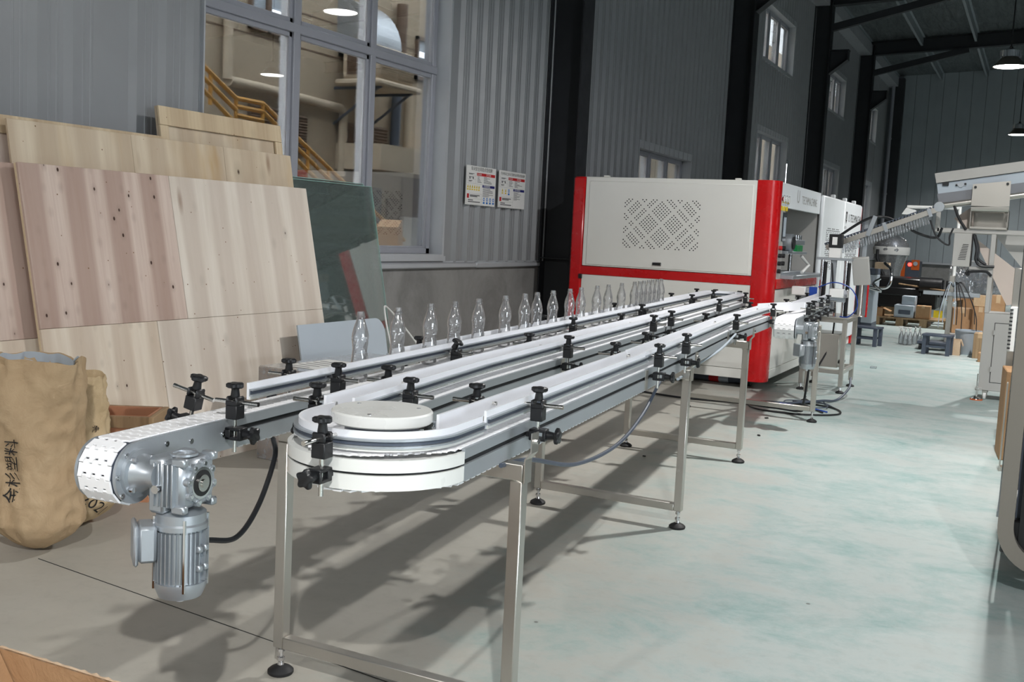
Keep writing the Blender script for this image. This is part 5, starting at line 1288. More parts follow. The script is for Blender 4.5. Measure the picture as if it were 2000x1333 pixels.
m = MB(); m.tube(bez([(-1.95, 11.3, 1.36), (-1.90, 11.2, 1.1), (-1.86, 11.2, .85), (-1.88, 11.2, .5), (-2.0, 11.15, .2)], 10), .010, 6); sb(m, 'power_cord', BLKP)
# operator panel on its own post
m = MB(); m.cyl((-1.66, 11.5, tz + .01), (-1.66, 11.5, 1.30), .024, n=14); m.lathe([(.06, 0), (.06, .012), (.024, .02)], 14, T(-1.66, 11.5, tz + .01)); pp = sb(m, 'panel_post', STAIN)
m = MB(); m.box((0, 0, 0), (.17, .05, .30), T(-1.67, 11.46, 1.26) @ Matrix.Rotation(.28, 4, 'X') @ Matrix.Rotation(-.10, 4, 'Y'), .006); sb(m, 'operator_panel', MGRY, pp)
m = MB(); m.b2((-1.70, 11.605, tz + .01), (-1.655, 11.65, 1.78), ch=.004); sb(m, 'rail_post', CAST)
m = MB(); m.b2((-1.60, 11.48, tz + .01), (-1.585, 11.52, 1.22), ch=.002); sb(m, 'red_strip', RED)
# loose cables on the floor under it
for i, (pts, r, mt, lb) in enumerate((
    ([(-1.70, 9.2, .6), (-1.75, 9.3, .12), (-1.85, 9.5, .012), (-2.3, 9.6, .012), (-2.9, 9.5, .012), (-3.4, 9.6, .012), (-4.2, 9.8, .012)], .010, BLKP, 'black cable running along the floor below the conveyor to the left'),
    ([(-1.63, 9.6, .010), (-1.9, 9.95, .010), (-2.3, 9.8, .010), (-2.2, 9.4, .010), (-1.8, 9.35, .010), (-1.5, 9.6, .010), (-1.6, 9.95, .010), (-2.0, 10.1, .010)], .008, BLKP, 'black cable looped on the floor beside the stainless stand'),
    ([(-1.55, 9.9, .008), (-1.75, 10.2, .008), (-2.05, 10.05, .020), (-1.95, 9.75, .008), (-1.65, 9.85, .022), (-1.75, 10.3, .008)], .006, DGRY, 'thin grey wire tangle on the floor beside the stand'),
    ([(-2.05, 9.75, .030), (-1.8, 9.72, .024), (-1.6, 9.66, .010)], .007, BLUEP, 'short blue air tube lying on the looped cables'),
    ([(-1.62, 11.0, .18), (-1.60, 10.8, .10), (-1.66, 10.5, .012), (-1.75, 10.2, .030), (-1.95, 9.9, .026), (-2.2, 9.7, .024)], .012, DGRY, 'grey cable trailing from the stainless stand to the tangle'))):
    cable('floor_cable', pts, r, mt, None, lb)
# ================================================================== preform rail and hopper stand on the right
RY = 11.55
ra, rb = ony(1614, 484, RY), ony(1836, 408, RY)
rd = (rb - ra); RLn = rd.length; rd.normalize(); rn = Vector((0, 1, 0)); ru = rn.cross(rd); ru = -ru if ru.z < 0 else ru
rail = thing('preform_rail', 'sloping stainless preform rail between the machine and the grey hopper', 'rail', ra)
def RM(s, t, h): return ra + rd * s + rn * t + ru * h
RF_ = frame(ra, rd, rn, ru)
for t_ in (-.028, .022):
    m = MB(); m.b2((0, t_, -.026), (RLn, t_ + .006, .026), RF_); m.build('side_bar', STAIN, rail, world=True, smooth=False)
m = MB()
for k in range(int(RLn / .034)): m.b2((k * .034, -.036, .030), (k * .034 + .018, .036, .046), RF_)
m.b2((0, -.034, .046), (RLn * .82, .034, .05), RF_); m.build('top_keeper', DGRY, rail, world=True, smooth=False)
for s in (.12, RLn * .52, RLn * .90):
    m = MB(); m.b2((s, -.046, -.09 if s < .3 else -.05), (s + .035, -.036, .05 if s > .3 and s < 1 else .035), RF_); m.build('hanger_plate', CAST, rail, world=True, smooth=False)
m = MB(); m.b2((RLn * .42, -.05, -.02), (RLn * .42 + .04, -.04, .16), RF_ @ Matrix.Rotation(.35, 4, 'Y')) if 0 else m.box((0, 0, 0), (.045, .008, .22), T(*RM(RLn * .43, -.042, .06)) @ Matrix.Rotation(.30, 4, 'Y'), .002); m.build('hanger_plate', CAST, rail, world=True, smooth=False)
m = MB(); m.cyl(RM(RLn, -.03, .02), RM(RLn, .03, .02), .05, n=20); m.build('end_wheel', CAST, rail, world=True)
NP = 37
m = MB(); m.lathe([(.0115, .012), (.0145, .010), (.0145, .004), (.0100, .002), (.0100, -.012), (.0108, -.016), (.0108, -.075), (.008, -.088), (0, -.091)], 10); PREF = m.mesh('preform', PETW)
tilt = math.atan2(rd.z, rd.x)
for k in range(NP):
    s = .05 + (RLn - .18) * k / (NP - 1)
    o = link('preform', PREF); o.location = RM(s, 0, -.026); o.rotation_euler = (0, -tilt * .55, 0); WL[o.as_pointer()] = o.location.copy()
    tag(o, 'clear preform hanging in the sloping rail, %s from the lower end' % ORD[k], 'preform', 'preforms hanging in the sloping rail')
cable('rail_cable', [RM(.12, -.02, .06), RM(.45, -.02, .14), RM(.62, -.02, .12), RM(.75, .06, .02), RM(.9, .12, -.16), RM(1.05, .14, -.26), ony(1840, 446, RY + .1)], .014, BLKP, rail)
cable('rail_cable', [RM(RLn * .90, -.05, -.08), RM(RLn * .905, -.05, -.26), RM(RLn * .97, -.03, -.38), ony(1855, 462, RY), ony(1862, 446, RY)], .009, BLKP, rail)
# ---- hopper stand
HY = 12.0
hs = thing('hopper_stand', 'grey wheeled stand with raised hopper trough and cabinet at the right', 'machine', (-.35, HY + .1, 0))
def hb(m, name, mat, par=None, **k): return m.build(name, mat, par or hs, world=True, **k)
XZ = frame((0, 0, 0), (1, 0, 0), (0, 0, 1), (0, 1, 0))
m = MB(); m.prism([(-1.041, 2.205), (-.994, 1.96), (.5, 2.24), (.5, 2.47)], HY - .18, HY + .25, XZ); tr = hb(m, 'trough', BGRY)
m = MB(); m.prism([(-1.069, 2.31), (-1.045, 2.21), (.5, 2.475), (.5, 2.575)], HY - .21, HY + .28, XZ); hb(m, 'trough_flange', MGRY)
m = MB(); m.prism([(-1.03, 2.10), (-.994, 1.965), (.5, 2.23), (.5, 2.36)], HY - .183, HY - .16, XZ); hb(m, 'trough_shadow', MIDG)  # shadow above the roller, laid on the trough as a grey strip
m = MB(); m.cyl((-1.0, HY - .19, 1.975), (.5, HY - .19, 2.24), .030, n=14); hb(m, 'trough_roller', STAIN)
m = MB(); m.b2((-.985, HY - .205, 2.185), (-.925, HY - .18, 2.225), ch=.003); hb(m, 'cover_hinge', BLKP)
c = ony(1877, 361, HY - .18); m = MB(); m.cyl(c, c + Vector((0, -.016, 0)), .028, n=16); m.box(c + Vector((0, -.005, 0)), (.10, .008, .03), None, .003); hb(m, 'flange_bearing', CAST)
for dx in (-.042, .042): m = MB(); q = c + Vector((dx, -.008, dx * .18)); m.cyl(q, q + Vector((0, -.012, 0)), .011, n=8); hb(m, 'bearing_bolt', BLKP)
# bent stainless cradle plate
pts = [(-.692, 2.205), (-.342, 2.245), (-.335, 1.99), (-.69, 1.975)]
m = MB(); m.prism(pts, HY - .245, HY - .235, XZ); cr = hb(m, 'cradle_plate', STAIN)
m = MB(); prof = [(HY - .245, 1.985)] + [(HY - .215 - .03 * math.cos(a), 1.955 - .03 * math.sin(a)) for a in [k * math.pi / 8 for k in range(0, 5)]] + [(HY - .1, 1.925), (HY - .1, 1.93)] + [(HY - .215, 1.935), (HY - .235, 1.985)]
m.prism(prof, -.69, -.336, frame((0, 0, 0), (0, 1, 0), (0, 0, 1), (1, 0, 0))); m.b2((-.69, HY - .235, 1.76), (-.685, HY + .2, 1.95)); m.b2((-.341, HY - .235, 1.76), (-.336, HY + .2, 1.95)); m.b2((-.69, HY - .235, 1.755), (-.336, HY + .2, 1.775)); m.b2((-.69, HY + .19, 1.76), (-.336, HY + .2, 1.95)); hb(m, 'cradle_box', STAIN, cr)
for x, z in ((-.665, 2.175), (-.37, 2.215)): m = MB(); m.cyl((x, HY - .245, z), (x, HY - .262, z), .014, n=6); hb(m, 'cradle_bolt', BLKP, cr)
# square tube frame
def tubeb(lo, hi, name='frame_tube'): m = MB(); m.b2(lo, hi, ch=.004); return hb(m, name, MGRY)
tubeb((-1.0, HY - .2, 1.705), (.5, HY - .16, 1.752)); tubeb((-1.02, HY - .2, 1.71), (-.975, HY - .16, 2.02)); tubeb((-.475, HY - .2, .90), (-.43, HY - .16, 1.705)); tubeb((-.66, HY - .2, 1.335), (-.475, HY - .16, 1.365))
tubeb((-1.0, HY + .2, 1.705), (.5, HY + .24, 1.752)); tubeb((.46, HY - .2, .90), (.5, HY - .16, 2.2)); tubeb((.46, HY + .2, .90), (.5, HY + .24, 2.2)); tubeb((-.475, HY + .2, .90), (-.43, HY + .24, 1.705)); tubeb((-1.02, HY - .16, 1.705), (-.98, HY + .2, 1.752))
# control box with louvres
m = MB(); m.b2((-.825, HY - .22, 1.36), (-.655, HY - .02, 1.705), ch=.004); bx = hb(m, 'control_box', MGRY)
for k in range(10): m = MB(); m.b2((-.735 - .004 * k, HY - .2225, 1.585 - k * .017), (-.68 - .002 * k, HY - .2195, 1.592 - k * .017)); hb(m, 'louvre', DARKG, bx, smooth=False)
m = MB(); m.b2((-.655, HY - .2, 1.37), (-.648, HY - .04, 1.69)); hb(m, 'box_side', BLKP, bx, smooth=False)
for pts in ([(-.64, HY - .23, 1.70), (-.60, HY - .235, 1.55), (-.60, HY - .23, 1.44), (-.55, HY - .23, 1.38), (-.42, HY - .23, 1.375)], [(-.63, HY - .215, 1.69), (-.585, HY - .22, 1.55), (-.58, HY - .22, 1.45), (-.5, HY - .22, 1.39)], [(-.66, HY - .21, 1.33), (-.68, HY - .215, 1.30), (-.66, HY - .215, 1.28), (-.64, HY - .215, 1.31), (-.5, HY - .21, 1.32), (-.44, HY - .21, 1.28)], [(-.86, HY - .2, 2.0), (-.80, HY - .21, 1.86), (-.72, HY - .21, 1.74)]):
    cable('stand_cable', pts, .014, BLKP, hs)
# chute panels behind the tubes
m = MB(); m.prism([(-.66, 1.68), (-.20, 1.34), (-.20, 1.0), (-.28, .98)], HY + .02, HY + .03, XZ); hb(m, 'chute_panel', BEIGP, smooth=False)
m = MB(); m.prism([(-.45, 1.70), (.45, 1.70), (.45, .95), (-.02, .95), (-.02, 1.2)], HY + .06, HY + .07, XZ); hb(m, 'chute_back', MGRY, smooth=False)
m = MB(); m.prism([(-.86, 1.86), (-.68, 2.0), (-.66, 1.70), (-.72, 1.72)], HY + .05, HY + .06, XZ); hb(m, 'chute_side', BEIGP, smooth=False)
# cabinet below
m = MB(); m.b2((-.47, HY - .21, .10), (.5, HY + .28, .90), ch=.004); cab = hb(m, 'cabinet', MGRY)
m = MB(); m.b2((-.36, HY - .216, .19), (.3, HY - .209, .80), ch=.002); d = hb(m, 'cabinet_door', MGRY, cab)
m = MB()
for lo, hi in (((-.366, .185), (-.360, .805)), ((-.366, .800), (.3, .806)), ((-.366, .184), (.3, .190))): m.b2((lo[0], HY - .2105, lo[1]), (hi[0], HY - .2095, hi[1]))
hb(m, 'door_gap', DARKG, cab, smooth=False)
for z in (.30, .68): m = MB(); m.cyl((-.364, HY - .222, z), (-.364, HY - .222, z + .05), .009, n=8); hb(m, 'hinge', MGRY, cab)
for x in (-.40, .42):
    for y in (HY - .16, HY + .22):
        m = MB(); m.cyl((x - .014, y, .042), (x + .014, y, .042), .042, n=18); w_ = hb(m, 'caster_wheel', WPAP); m = MB(); m.b2((x - .025, y - .03, .07), (x + .025, y + .03, .098), ch=.003); m.b2((x - .022, y - .012, .035), (x - .016, y + .012, .08)); m.b2((x + .016, y - .012, .035), (x + .022, y + .012, .08)); hb(m, 'caster_fork', STAIN, w_)
m = MB(); m.cyl((-.47, HY - .26, .03), (-.47, HY - .26, .27), .011, n=10); m.cyl((-.47, HY - .26, .11), (-.47, HY - .26, .125), .026, n=6); m.lathe([(.05, .008), (.045, .02), (.015, .04)], 16, T(-.47, HY - .26, 0)); jk = hb(m, 'jack_screw', STAINR)
m = MB(); m.lathe([(0, 0), (.062, 0), (.062, .010), (0, .010)], 18, T(-.47, HY - .26, 0)); hb(m, 'jack_pad', ORNG, jk)
m = MB(); m.b2((-.49, HY - .27, .10), (-.43, HY - .2, .13)); hb(m, 'jack_bracket', MGRY, jk)
# ================================================================== stainless hopper machine at the right edge
FY = 5.0
hp = thing('stainless_hopper', 'stainless framed machine with clear doors at the right edge', 'machine', (.35, 6.4, 0))
def pb(m, name, mat, par=None, **k): return m.build(name, mat, par or hp, world=True, **k)
def rrect(x0, x1, z0, z1, r, n=10):
    out = []
    for cx, cz, a in ((x1 - r, z0 + r, -90), (x1 - r, z1 - r, 0), (x0 + r, z1 - r, 90), (x0 + r, z0 + r, 180)):
        out += [(cx + r * math.cos(math.radians(a + 90 * k / n)), cz + r * math.sin(math.radians(a + 90 * k / n))) for k in range(n + 1)]
    return out
o_, i_ = rrect(-.066, 1.0, .12, 2.1, .20), rrect(-.002, .936, .184, 2.036, .14)
m = MB(); n = len(o_); v = [(x, FY - .02, z) for x, z in o_] + [(x, FY - .02, z) for x, z in i_] + [(x, FY + .03, z) for x, z in o_] + [(x, FY + .03, z) for x, z in i_]
f = []
for k in range(n):
    j = (k + 1) % n; f += [(k, j, n + j, n + k), (2 * n + k, 3 * n + k, 3 * n + j, 2 * n + j), (k, 2 * n + k, 2 * n + j, j), (n + k, n + j, 3 * n + j, 3 * n + k)]
m.add(v, f); pb(m, 'front_frame', STAIND)
m = MB(); m.b2((.02, FY + .035, .20), (.92, FY + .05, 2.0)); pb(m, 'back_panel', BLKM, smooth=False)
m = MB(); m.b2((-.01, FY + .2, .30), (.04, FY + .34, .42), ch=.01); pb(m, 'white_bracket', WPAP)
for y0, y1 in ((FY + .06, 6.45), (6.5, 7.95)):
    m = MB(); m.b2((-.072, y0, .36), (-.066, y1, 1.95)); d = pb(m, 'clear_door', ACRYL, smooth=False)
    for z in (.75, 1.05): m = MB(); m.b2((-.085, y1 - .08, z), (-.060, y1 - .01, z + .09), ch=.004); pb(m, 'door_hinge', CHROME, d)
    m = MB(); m.b2((-.076, y0, .34), (-.062, y1, .365), ch=.002); m.b2((-.076, y1 - .012, .36), (-.062, y1, 1.95)); pb(m, 'door_edge', ALU, d, smooth=False)
m = MB(); m.b2((-.05, FY + .05, .18), (.95, 7.95, .34), ch=.01); pb(m, 'base', BLKM)
m = MB(); m.b2((0, FY + .1, .34), (.9, 7.9, 2.0)); pb(m, 'inner_body', DGRY, smooth=False)
for x in (.1, .85):
    for y in (FY + .4, 7.6): m = MB(); m.b2((x - .03, y - .03, 0), (x + .03, y + .03, .2)); pb(m, 'leg', STAIN)
m = MB(); m.b2((-.135, 7.96, .03), (-.125, 8.05, .62)); m.b2((-.135, 7.96, 0), (.0, 8.05, .03)); pb(m, 'side_plate', STAIN, smooth=False)
for k in range(3):
    pts = [ony(1998, 545, 9.1 + k * .05), ony(1978 + 3 * k, 610, 9.1 + k * .05), ony(1974 + 3 * k, 670, 9.1 + k * .05), ony(1982 + 2 * k, 700, 9.1 + k * .05), ony(1998, 675, 9.1 + k * .05)]
    cable('air_hose', pts, .012, WPAP, hp)
a = ony(1983, 600, 9.0)
m = MB(); m.b2((a.x - .03, 9.0, a.z - .35), (a.x + .05, 9.06, a.z), ch=.005); tb_ = pb(m, 'terminal_strip', WPAP)
for k in range(11): m = MB(); m.b2((a.x - .032, 8.992, a.z - .33 + k * .03), (a.x - .01, 9.002, a.z - .318 + k * .03)); pb(m, 'terminal', DARKG, tb_, smooth=False)
m = MB(); m.b2((a.x - .03, 9.06, .02), (a.x + .06, 9.12, a.z + .3), ch=.004); pb(m, 'rear_post', STAIN)
carton('carton', 'tall taped carton squeezed beside the stainless machine at right', (-.04, 8.62, 0), (.26, .42, .66), .1, CARD)
# ================================================================== far end of the hall
def at_floor(px, py): return onz(px, py, 0.)
def wide(p0, p1, yb): return ony(p0, 600, yb).x, ony(p1, 600, yb).x
# ---- blue-grey chiller
y = 20.6; x0, x1 = ony(1668, 600, y).x, ony(1704, 600, y).x; zt = ony(1690, 524, y).z
t = thing('chiller_cabinet', 'tall slate and pale blue chiller cabinet beyond the machine', 'cabinet', ((x0 + x1) / 2, y + .3, 0))
xm = ony(1682, 600, y).x
m = MB(); m.b2((x0, y, 0), (xm, y + .7, zt), ch=.01); m.b2((xm, y + .05, zt - .12), (x1, y + .7, zt), ch=.01); m.b2((xm, y + .05, 0), (x1, y + .7, .1)); m.build('housing', DGRY, t, world=True)
m = MB(); m.b2((xm, y + .02, .1), (x1, y + .68, zt - .12), ch=.008); m.build('side_panel', BGRY, t, world=True)
for k in range(9): m = MB(); m.b2((x0 + .06, y - .01, zt - .55 - k * .06), (xm - .06, y + .005, zt - .525 - k * .06)); m.build('vent_slat', BLUE2, t, world=True, smooth=False)
m = MB(); m.cyl((x0 + .1, y - .03, zt - .3), (x0 + .1, y, zt - .3), .04, n=12); m.build('stop_button', REDI, t, world=True)
for k in range(2): m = MB(); m.b2((x0 - .15 + .45 * k, y + .1, zt), (x0 + .1 + .45 * k, y + .35, zt + .12)); m.build('top_block', CARDI, t, world=True, smooth=False)
m = MB(); m.tube(bez([(xm + .3, y - .02, .95), (xm + .2, y - .12, .85), (xm + .35, y - .12, .72), (xm + .1, y - .1, .78), (xm + .45, y - .12, .80), (xm + .5, y - .1, 1.1), (xm + .35, y - .02, 1.25)], 8), .025, 8); m.build('water_fitting', CHROME, t, world=True)
# ---- black injection machine on its pallet, with film-wrapped dome behind
y = 23.2; x0, x1 = ony(1698, 600, y).x, ony(1838, 600, y).x; zt = ony(1760, 534, y).z
t = thing('black_press', 'black industrial press standing at the far end of the hall', 'machine', ((x0 + x1) / 2, y + .8, 0))
m = MB(); m.b2((x0, y + .1, .3), (x1 - .1, y + 1.6, zt - .1), ch=.03); m.b2((x0 + .1, y, .55), (x0 + 1.0, y + .2, zt - .3), ch=.02); m.build('frame', BLKM, t, world=True)
m = MB(); m.b2((x0 + 1.15, y - .08, .7), (x0 + 1.75, y + .15, zt - .35), ch=.02); pn = m.build('guard', BLKM, t, world=True)
m = MB(); m.b2((x0 + 1.28, y - .09, zt - .88), (x0 + 1.45, y - .075, zt - .72)); m.build('warning_plate', YELI, pn, world=True, smooth=False)
m = MB(); m.tube([(x0 + .55, y - .05, .80), (x0 + 1.45, y - .14, .72), (x0 + 1.60, y - .14, .78), (x0 + 1.62, y - .14, 1.25)], .016, 8); m.build('hydraulic_pipe', OLDW, t, world=True)
for k in range(5): m = MB(); m.cyl((x0 + 1.2 + .07 * k, y - .02, zt - .1), (x0 + 1.2 + .07 * k, y - .02, zt - .45), .018, n=8); m.build('hose', RUBB, t, world=True)
m = MB(); m.cyl((x1 - .45, y + .02, zt - .22), (x1 - .02, y + .02, zt - .22), .16, n=18); m.cyl((x1 - .55, y + .02, zt - .75), (x1 - .2, y + .02, zt - .75), .13, n=18); m.build('cylinder', BLKM, t, world=True, kind='stuff')
m = MB(); m.b2((x0 + .2, y + .2, 0), (x0 + .5, y + 1.4, .3)); m.b2((x1 - .7, y + .2, 0), (x1 - .4, y + 1.4, .3)); m.build('skid', OLDW, t, world=True, smooth=False)
y = 25.4; c = ony(1736, 498, y); zb = ony(1730, 536, y).z; r0 = (ony(1772, 500, y).x - ony(1700, 500, y).x) / 2
t = thing('wrapped_dome', 'film-wrapped round tank above the black press', 'tank', (c.x, y + r0, 0))
n = 40; prof = [(.55, 0), (.62, .35), (.80, .55), (.98, .72), (1.0, .80), (.97, .86), (.90, .93), (.70, 1.02), (.35, 1.08), (0, 1.09)]; H = ony(1736, 462, y).z
m = MB(); m.lathe([(r0 * a * .93, H * (.35 + .62 * b) if a else H * .97 * b) for a, b in prof], 28, T(c.x, y + r0, 0)); m.build('tank_shell', CAST, t, world=True)
m = MB(); m.lathe([(r0 * a * (1 + .0), H * (.34 + .62 * b)) for a, b in prof], 44, T(c.x, y + r0, 0), mod=lambda q, z, r: r * .07 * MN.noise(Vector((math.cos(q) * 4, math.sin(q) * 4, z * 5)))); m.build('film_wrap', FILM, t, world=True)
m = MB(); m.lathe([(r0 * 1.0, H * .77), (r0 * 1.02, H * .80), (r0 * 1.02, H * .86), (r0, H * .87)], 36, T(c.x, y + r0, 0)); m.build('rim_band', WPAP, t, world=True)
m = MB(); m.cyl((c.x, y + r0, 0), (c.x, y + r0, H * .4), r0 * .5, n=20); m.build('pedestal', BLKM, t, world=True)
m = MB(); m.tube([(c.x - r0 * .62, y - .02, H * .83), (c.x - r0 * .62, y - .04, H * .72), (c.x - r0 * .1, y - .04, H * .45)], .035, 8); m.build('lever', BLKP, t, world=True)
y = 26.5; x0, xa, x1 = (ony(p, 520, y).x for p in (1757, 1768, 1796)); zt, zb = ony(1780, 510, y).z, ony(1780, 534, y).z
t = thing('orange_control_unit', 'orange and grey control unit with a red light far back', 'control unit', ((x0 + x1) / 2, y + .3, 0))
m = MB(); m.b2((x0, y, 0), (xa, y + .6, zt), ch=.01); m.build('orange_door', ORNG, t, world=True)
m = MB(); m.b2((xa, y, 0), (x1, y + .6, zt), ch=.01); gp = m.build('grey_door', DGRY, t, world=True)
q = ony(1777, 517, y); m = MB(); m.cyl((q.x, y, q.z), (q.x, y - .02, q.z), .045, n=10); m.build('red_light', REDLED, gp, world=True)
q = ony(1788, 518, y); m = MB(); m.b2((q.x - .09, y - .012, q.z - .12), (q.x + .09, y - .002, q.z + .12)); sw = m.build('switch_plate', ORNG, gp, world=True, smooth=False); m = MB(); m.cyl((q.x, y - .012, q.z + .03), (q.x, y - .04, q.z + .03), .05, n=12); m.build('rotary_switch', BGRY, sw, world=True)
# ---- pallet with cartons in front of the press
y = 21.9; x0, x1 = ony(1700, 632, y).x, ony(1850, 640, y).x
t = thing('long_pallet', 'long brown wooden pallet in front of the black press', 'pallet', ((x0 + x1) / 2, y + .4, 0))
for k in range(5): m = MB(); m.b2((x0, y + k * .19, .14), (x1, y + k * .19 + .15, .17)); m.build('deck_plank', OLDW, t, world=True, smooth=False)
for k in range(4): xx = x0 + (x1 - x0) * (.02 + .31 * k); m = MB(); m.b2((xx, y, .0), (xx + .14, y + .9, .14)); m.build('bearer', OLDW, t, world=True, smooth=False)
def carton_px(label, pl_, pr_, pt, pb_, y, depth, mat, rz=0., z0=None, **k):
    a, b = ony(pl_, pb_, y), ony(pr_, pb_, y); z = a.z if z0 is None else z0; h = ony((pl_ + pr_) / 2, pt, y).z - z
    return carton('carton', label, ((a.x + b.x) / 2, y + depth / 2, z), (b.x - a.x, depth, max(.05, h)), rz, mat, **k)
carton_px('opened brown carton on the left end of the long pallet', 1696, 1722, 601, 627, 21.95, .35, CARD, z0=.172, open_top=True, flaps=((1, .4),))
carton_px('upright brown carton on the right end of the long pallet', 1786, 1814, 598, 635, 21.95, .3, CARD, z0=.172)
y = 21.95; a, b = ony(1744, 630, y), ony(1783, 630, y); zt = ony(1765, 605, y).z
t = thing('tool_case', 'pale blue tool case on the long pallet', 'case', ((a.x + b.x) / 2, y + .2, .172))
m = MB(); m.b2((a.x, y, .172), (b.x, y + .45, .42), ch=.01); m.build('case_body', BGRY, t, world=True); m = MB(); m.b2((a.x + .12, y + .08, .42), (b.x, y + .45, .60), ch=.01); m.build('case_lid', BGRY, t, world=True)
m = MB(); m.b2(((a.x + b.x) / 2 - .1, y - .02, .24), ((a.x + b.x) / 2 + .12, y + .0, .32)); m.build('case_handle', DGRY, t, world=True)
# ---- two grey step stools
def stool(p, rz, label):
    t = thing('step_stool', label, 'stool', p, rz)
    m = MB(); m.box((0, 0, .285), (.40, .30, .03), None, .004); m.build('seat', DGRY, t)
    for sx in (-1, 1):
        for sy in (-1, 1): m = MB(); m.box((sx * .165, sy * .115, .135), (.055, .05, .27), None, .003); m.build('leg', DGRY, t)
    m = MB(); m.box((0, .115, .12), (.30, .02, .03)); m.box((0, -.115, .12), (.3, .02, .03)); m.build('stretcher', DGRY, t, kind='stuff')
p = at_floor(1690, 676); stool((p.x, p.y + .1, 0), -.2, 'dark grey step stool beside the stainless stand'); 
p = at_floor(1828, 694); stool((p.x, p.y + .1, 0), -.1, 'dark grey step stool in front of the wheeled pole')
# ---- spray bottles
def spray(p, rz, label, tall):
    t = thing('spray_bottle', label, 'bottle', p, rz, 'spray bottles standing on the floor')
    m = MB(); m.lathe([(0, 0), (.036, 0), (.04, .01), (.04, .10), (.034, .14), (.016, .19), (.014, .215)], 16); m.build('bottle_body', PETW, t)
    m = MB(); m.lathe([(.017, .205), (.017, .235), (.010, .24), (.010, .255)], 12); m.box((-.012, 0, .27), (.07, .022, .03), None, .005); m.box((-.05, 0, .275), (.016, .014, .014)); m.box((-.022, 0, .24), (.010, .014, .045), Matrix(), .002); m.build('trigger_head', WPAP, t)
for (px, py, rz), lb in zip(((1759, 672, .2), (1767.5, 674, -.5), (1776, 674, .9), (1785.5, 673, 1.7), (1794.5, 672, 1.5)), ('spray bottle with white trigger, leftmost of the five on the floor', 'spray bottle with white trigger, second from left of the five', 'spray bottle with white trigger, middle of the five on the floor', 'spray bottle with upright white nozzle, fourth from left of the five', 'spray bottle with upright white nozzle, rightmost of the five')):
    p = at_floor(px, py); spray((p.x, p.y, 0), rz, lb, 0)
# ---- wheeled pole with wires and a small white lamp arm
p = at_floor(1845, 688); py_ = p.y + .25; px_ = ony(1849, 660, py_).x
t = thing('wheeled_pole', 'steel pole on a small wheeled base hung with thin wires', 'stand', (px_, py_, 0))
m = MB(); m.b2((px_ - .4, py_ - .2, .09), (px_ + .12, py_ + .2, .13), ch=.005); m.build('base', DGRY, t, world=True)
for sx, sy in ((-.36, -.16), (.08, -.16), (-.36, .16), (.08, .16)): m = MB(); m.cyl((px_ + sx - .015, py_ + sy, .045), (px_ + sx + .015, py_ + sy, .045), .045, n=14); m.build('caster', RUBB, t, world=True)
zt = ony(1857, 404, py_).z; xt = ony(1857, 404, py_).x
m = MB(); m.b2((px_ - .035, py_ - .035, .13), (px_ + .035, py_ + .035, 1.15), ch=.005); m.build('post', STAIN, t, world=True)
m = MB(); m.cyl((px_ + .02, py_, 1.15), (px_ + .02, py_, zt), .025, n=10); m.build('upper_post', WPAP, t, world=True)
m = MB(); q = ony(1838, 573, py_); m.b2((q.x - .25, py_ - .08, q.z - .03), (q.x + .55, py_ - .04, q.z + .03), ch=.003); m.build('cross_bar', CAST, t, world=True)
q1 = ony(1772, 404, py_); q2 = ony(1776, 414, py_)
m = MB(); m.cyl((px_ + .02, py_, q1.z), (q1.x, py_, q1.z), .024, n=8); m.build('lamp_arm', WPAP, t, world=True)
m = MB(); m.prism([(-.10, -.04), (.14, -.05), (.09, .03), (-.04, .06)], -.08, .08, frame(q2, (1, 0, 0), (0, 0, 1), (0, -1, 0))); m.build('lamp_head', WPAP, t, world=True, smooth=False)
rw = random.Random(11)
for k in range(9):
    a0 = Vector((px_ + .03, py_ - .05, .98)); dx = (rw.random() - .35) * .55; d2 = rw.random()
    m = MB(); m.tube(bez([a0, a0 + Vector((dx * .4, -.08, .06)), a0 + Vector((dx, -.12, -.18 - .2 * d2)), a0 + Vector((dx * 1.1, -.1, -.42 - .25 * d2))], 8), .007, 5); m.build('wire', BLKP if k % 3 else BGRY, t, world=True)
# ---- heap of cartons and the film-wrapped machine on the right
# heap
zb_ = ony(1870, 652, 17.7).z + .003
carton_px('brown carton with a red sticker in the heap right of the pole', 1854, 1892, 603, 652, 17.75, .5, CARD, .1, z0=zb_)
y = 17.5
t = thing('work_bench', 'low bench under the heap of cartons at the right', 'bench', (ony(1880, 660, y).x, y + .4, 0))
a, b = ony(1843, 655, y), ony(1925, 660, y)
m = MB(); m.b2((a.x, y, b.z - .06), (b.x + .5, y + .9, zb_ - .003), ch=.006); m.build('bench_top', WPAP, t, world=True)
for xx in (a.x + .08, b.x + .4):
    for yy in (y + .08, y + .8): m = MB(); m.b2((xx - .03, yy - .03, 0), (xx + .03, yy + .03, b.z - .06)); m.build('bench_leg', DGRY, t, world=True)
carton_px('tall worn carton standing on the bench beside the grey stand', 1898, 1924, 600, 655, 17.6, .35, CARD, .0, z0=zb_)
carton_px('flattened pale carton on top of the worn tall carton', 1900, 1930, 578, 599, 17.62, .30, CARDP, .0, z0=ony(1911, 600, 17.6).z + .004)
carton_px('open carton behind the wire-hung pole on the bench', 1868, 1900, 585, 640, 18.35, .4, CARD, .3, z0=zb_, open_top=True, flaps=((-1, .3), (1, .8)))
carton_px('brown carton behind the cabinet of the grey stand', 1934, 1962, 578, 606, 17.7, .45, CARD, .0, z0=zb_)
carton_px('open pale carton on the floor under the bench', 1856, 1874, 664, 690, 16.6, .22, CARDI, .0, z0=0, open_top=True, flaps=((1, 1.2),))
carton_px('dark brown carton on the floor at the right end of the bench', 1897, 1922, 652, 707, 16.4, .35, OLDW, .0, z0=0)
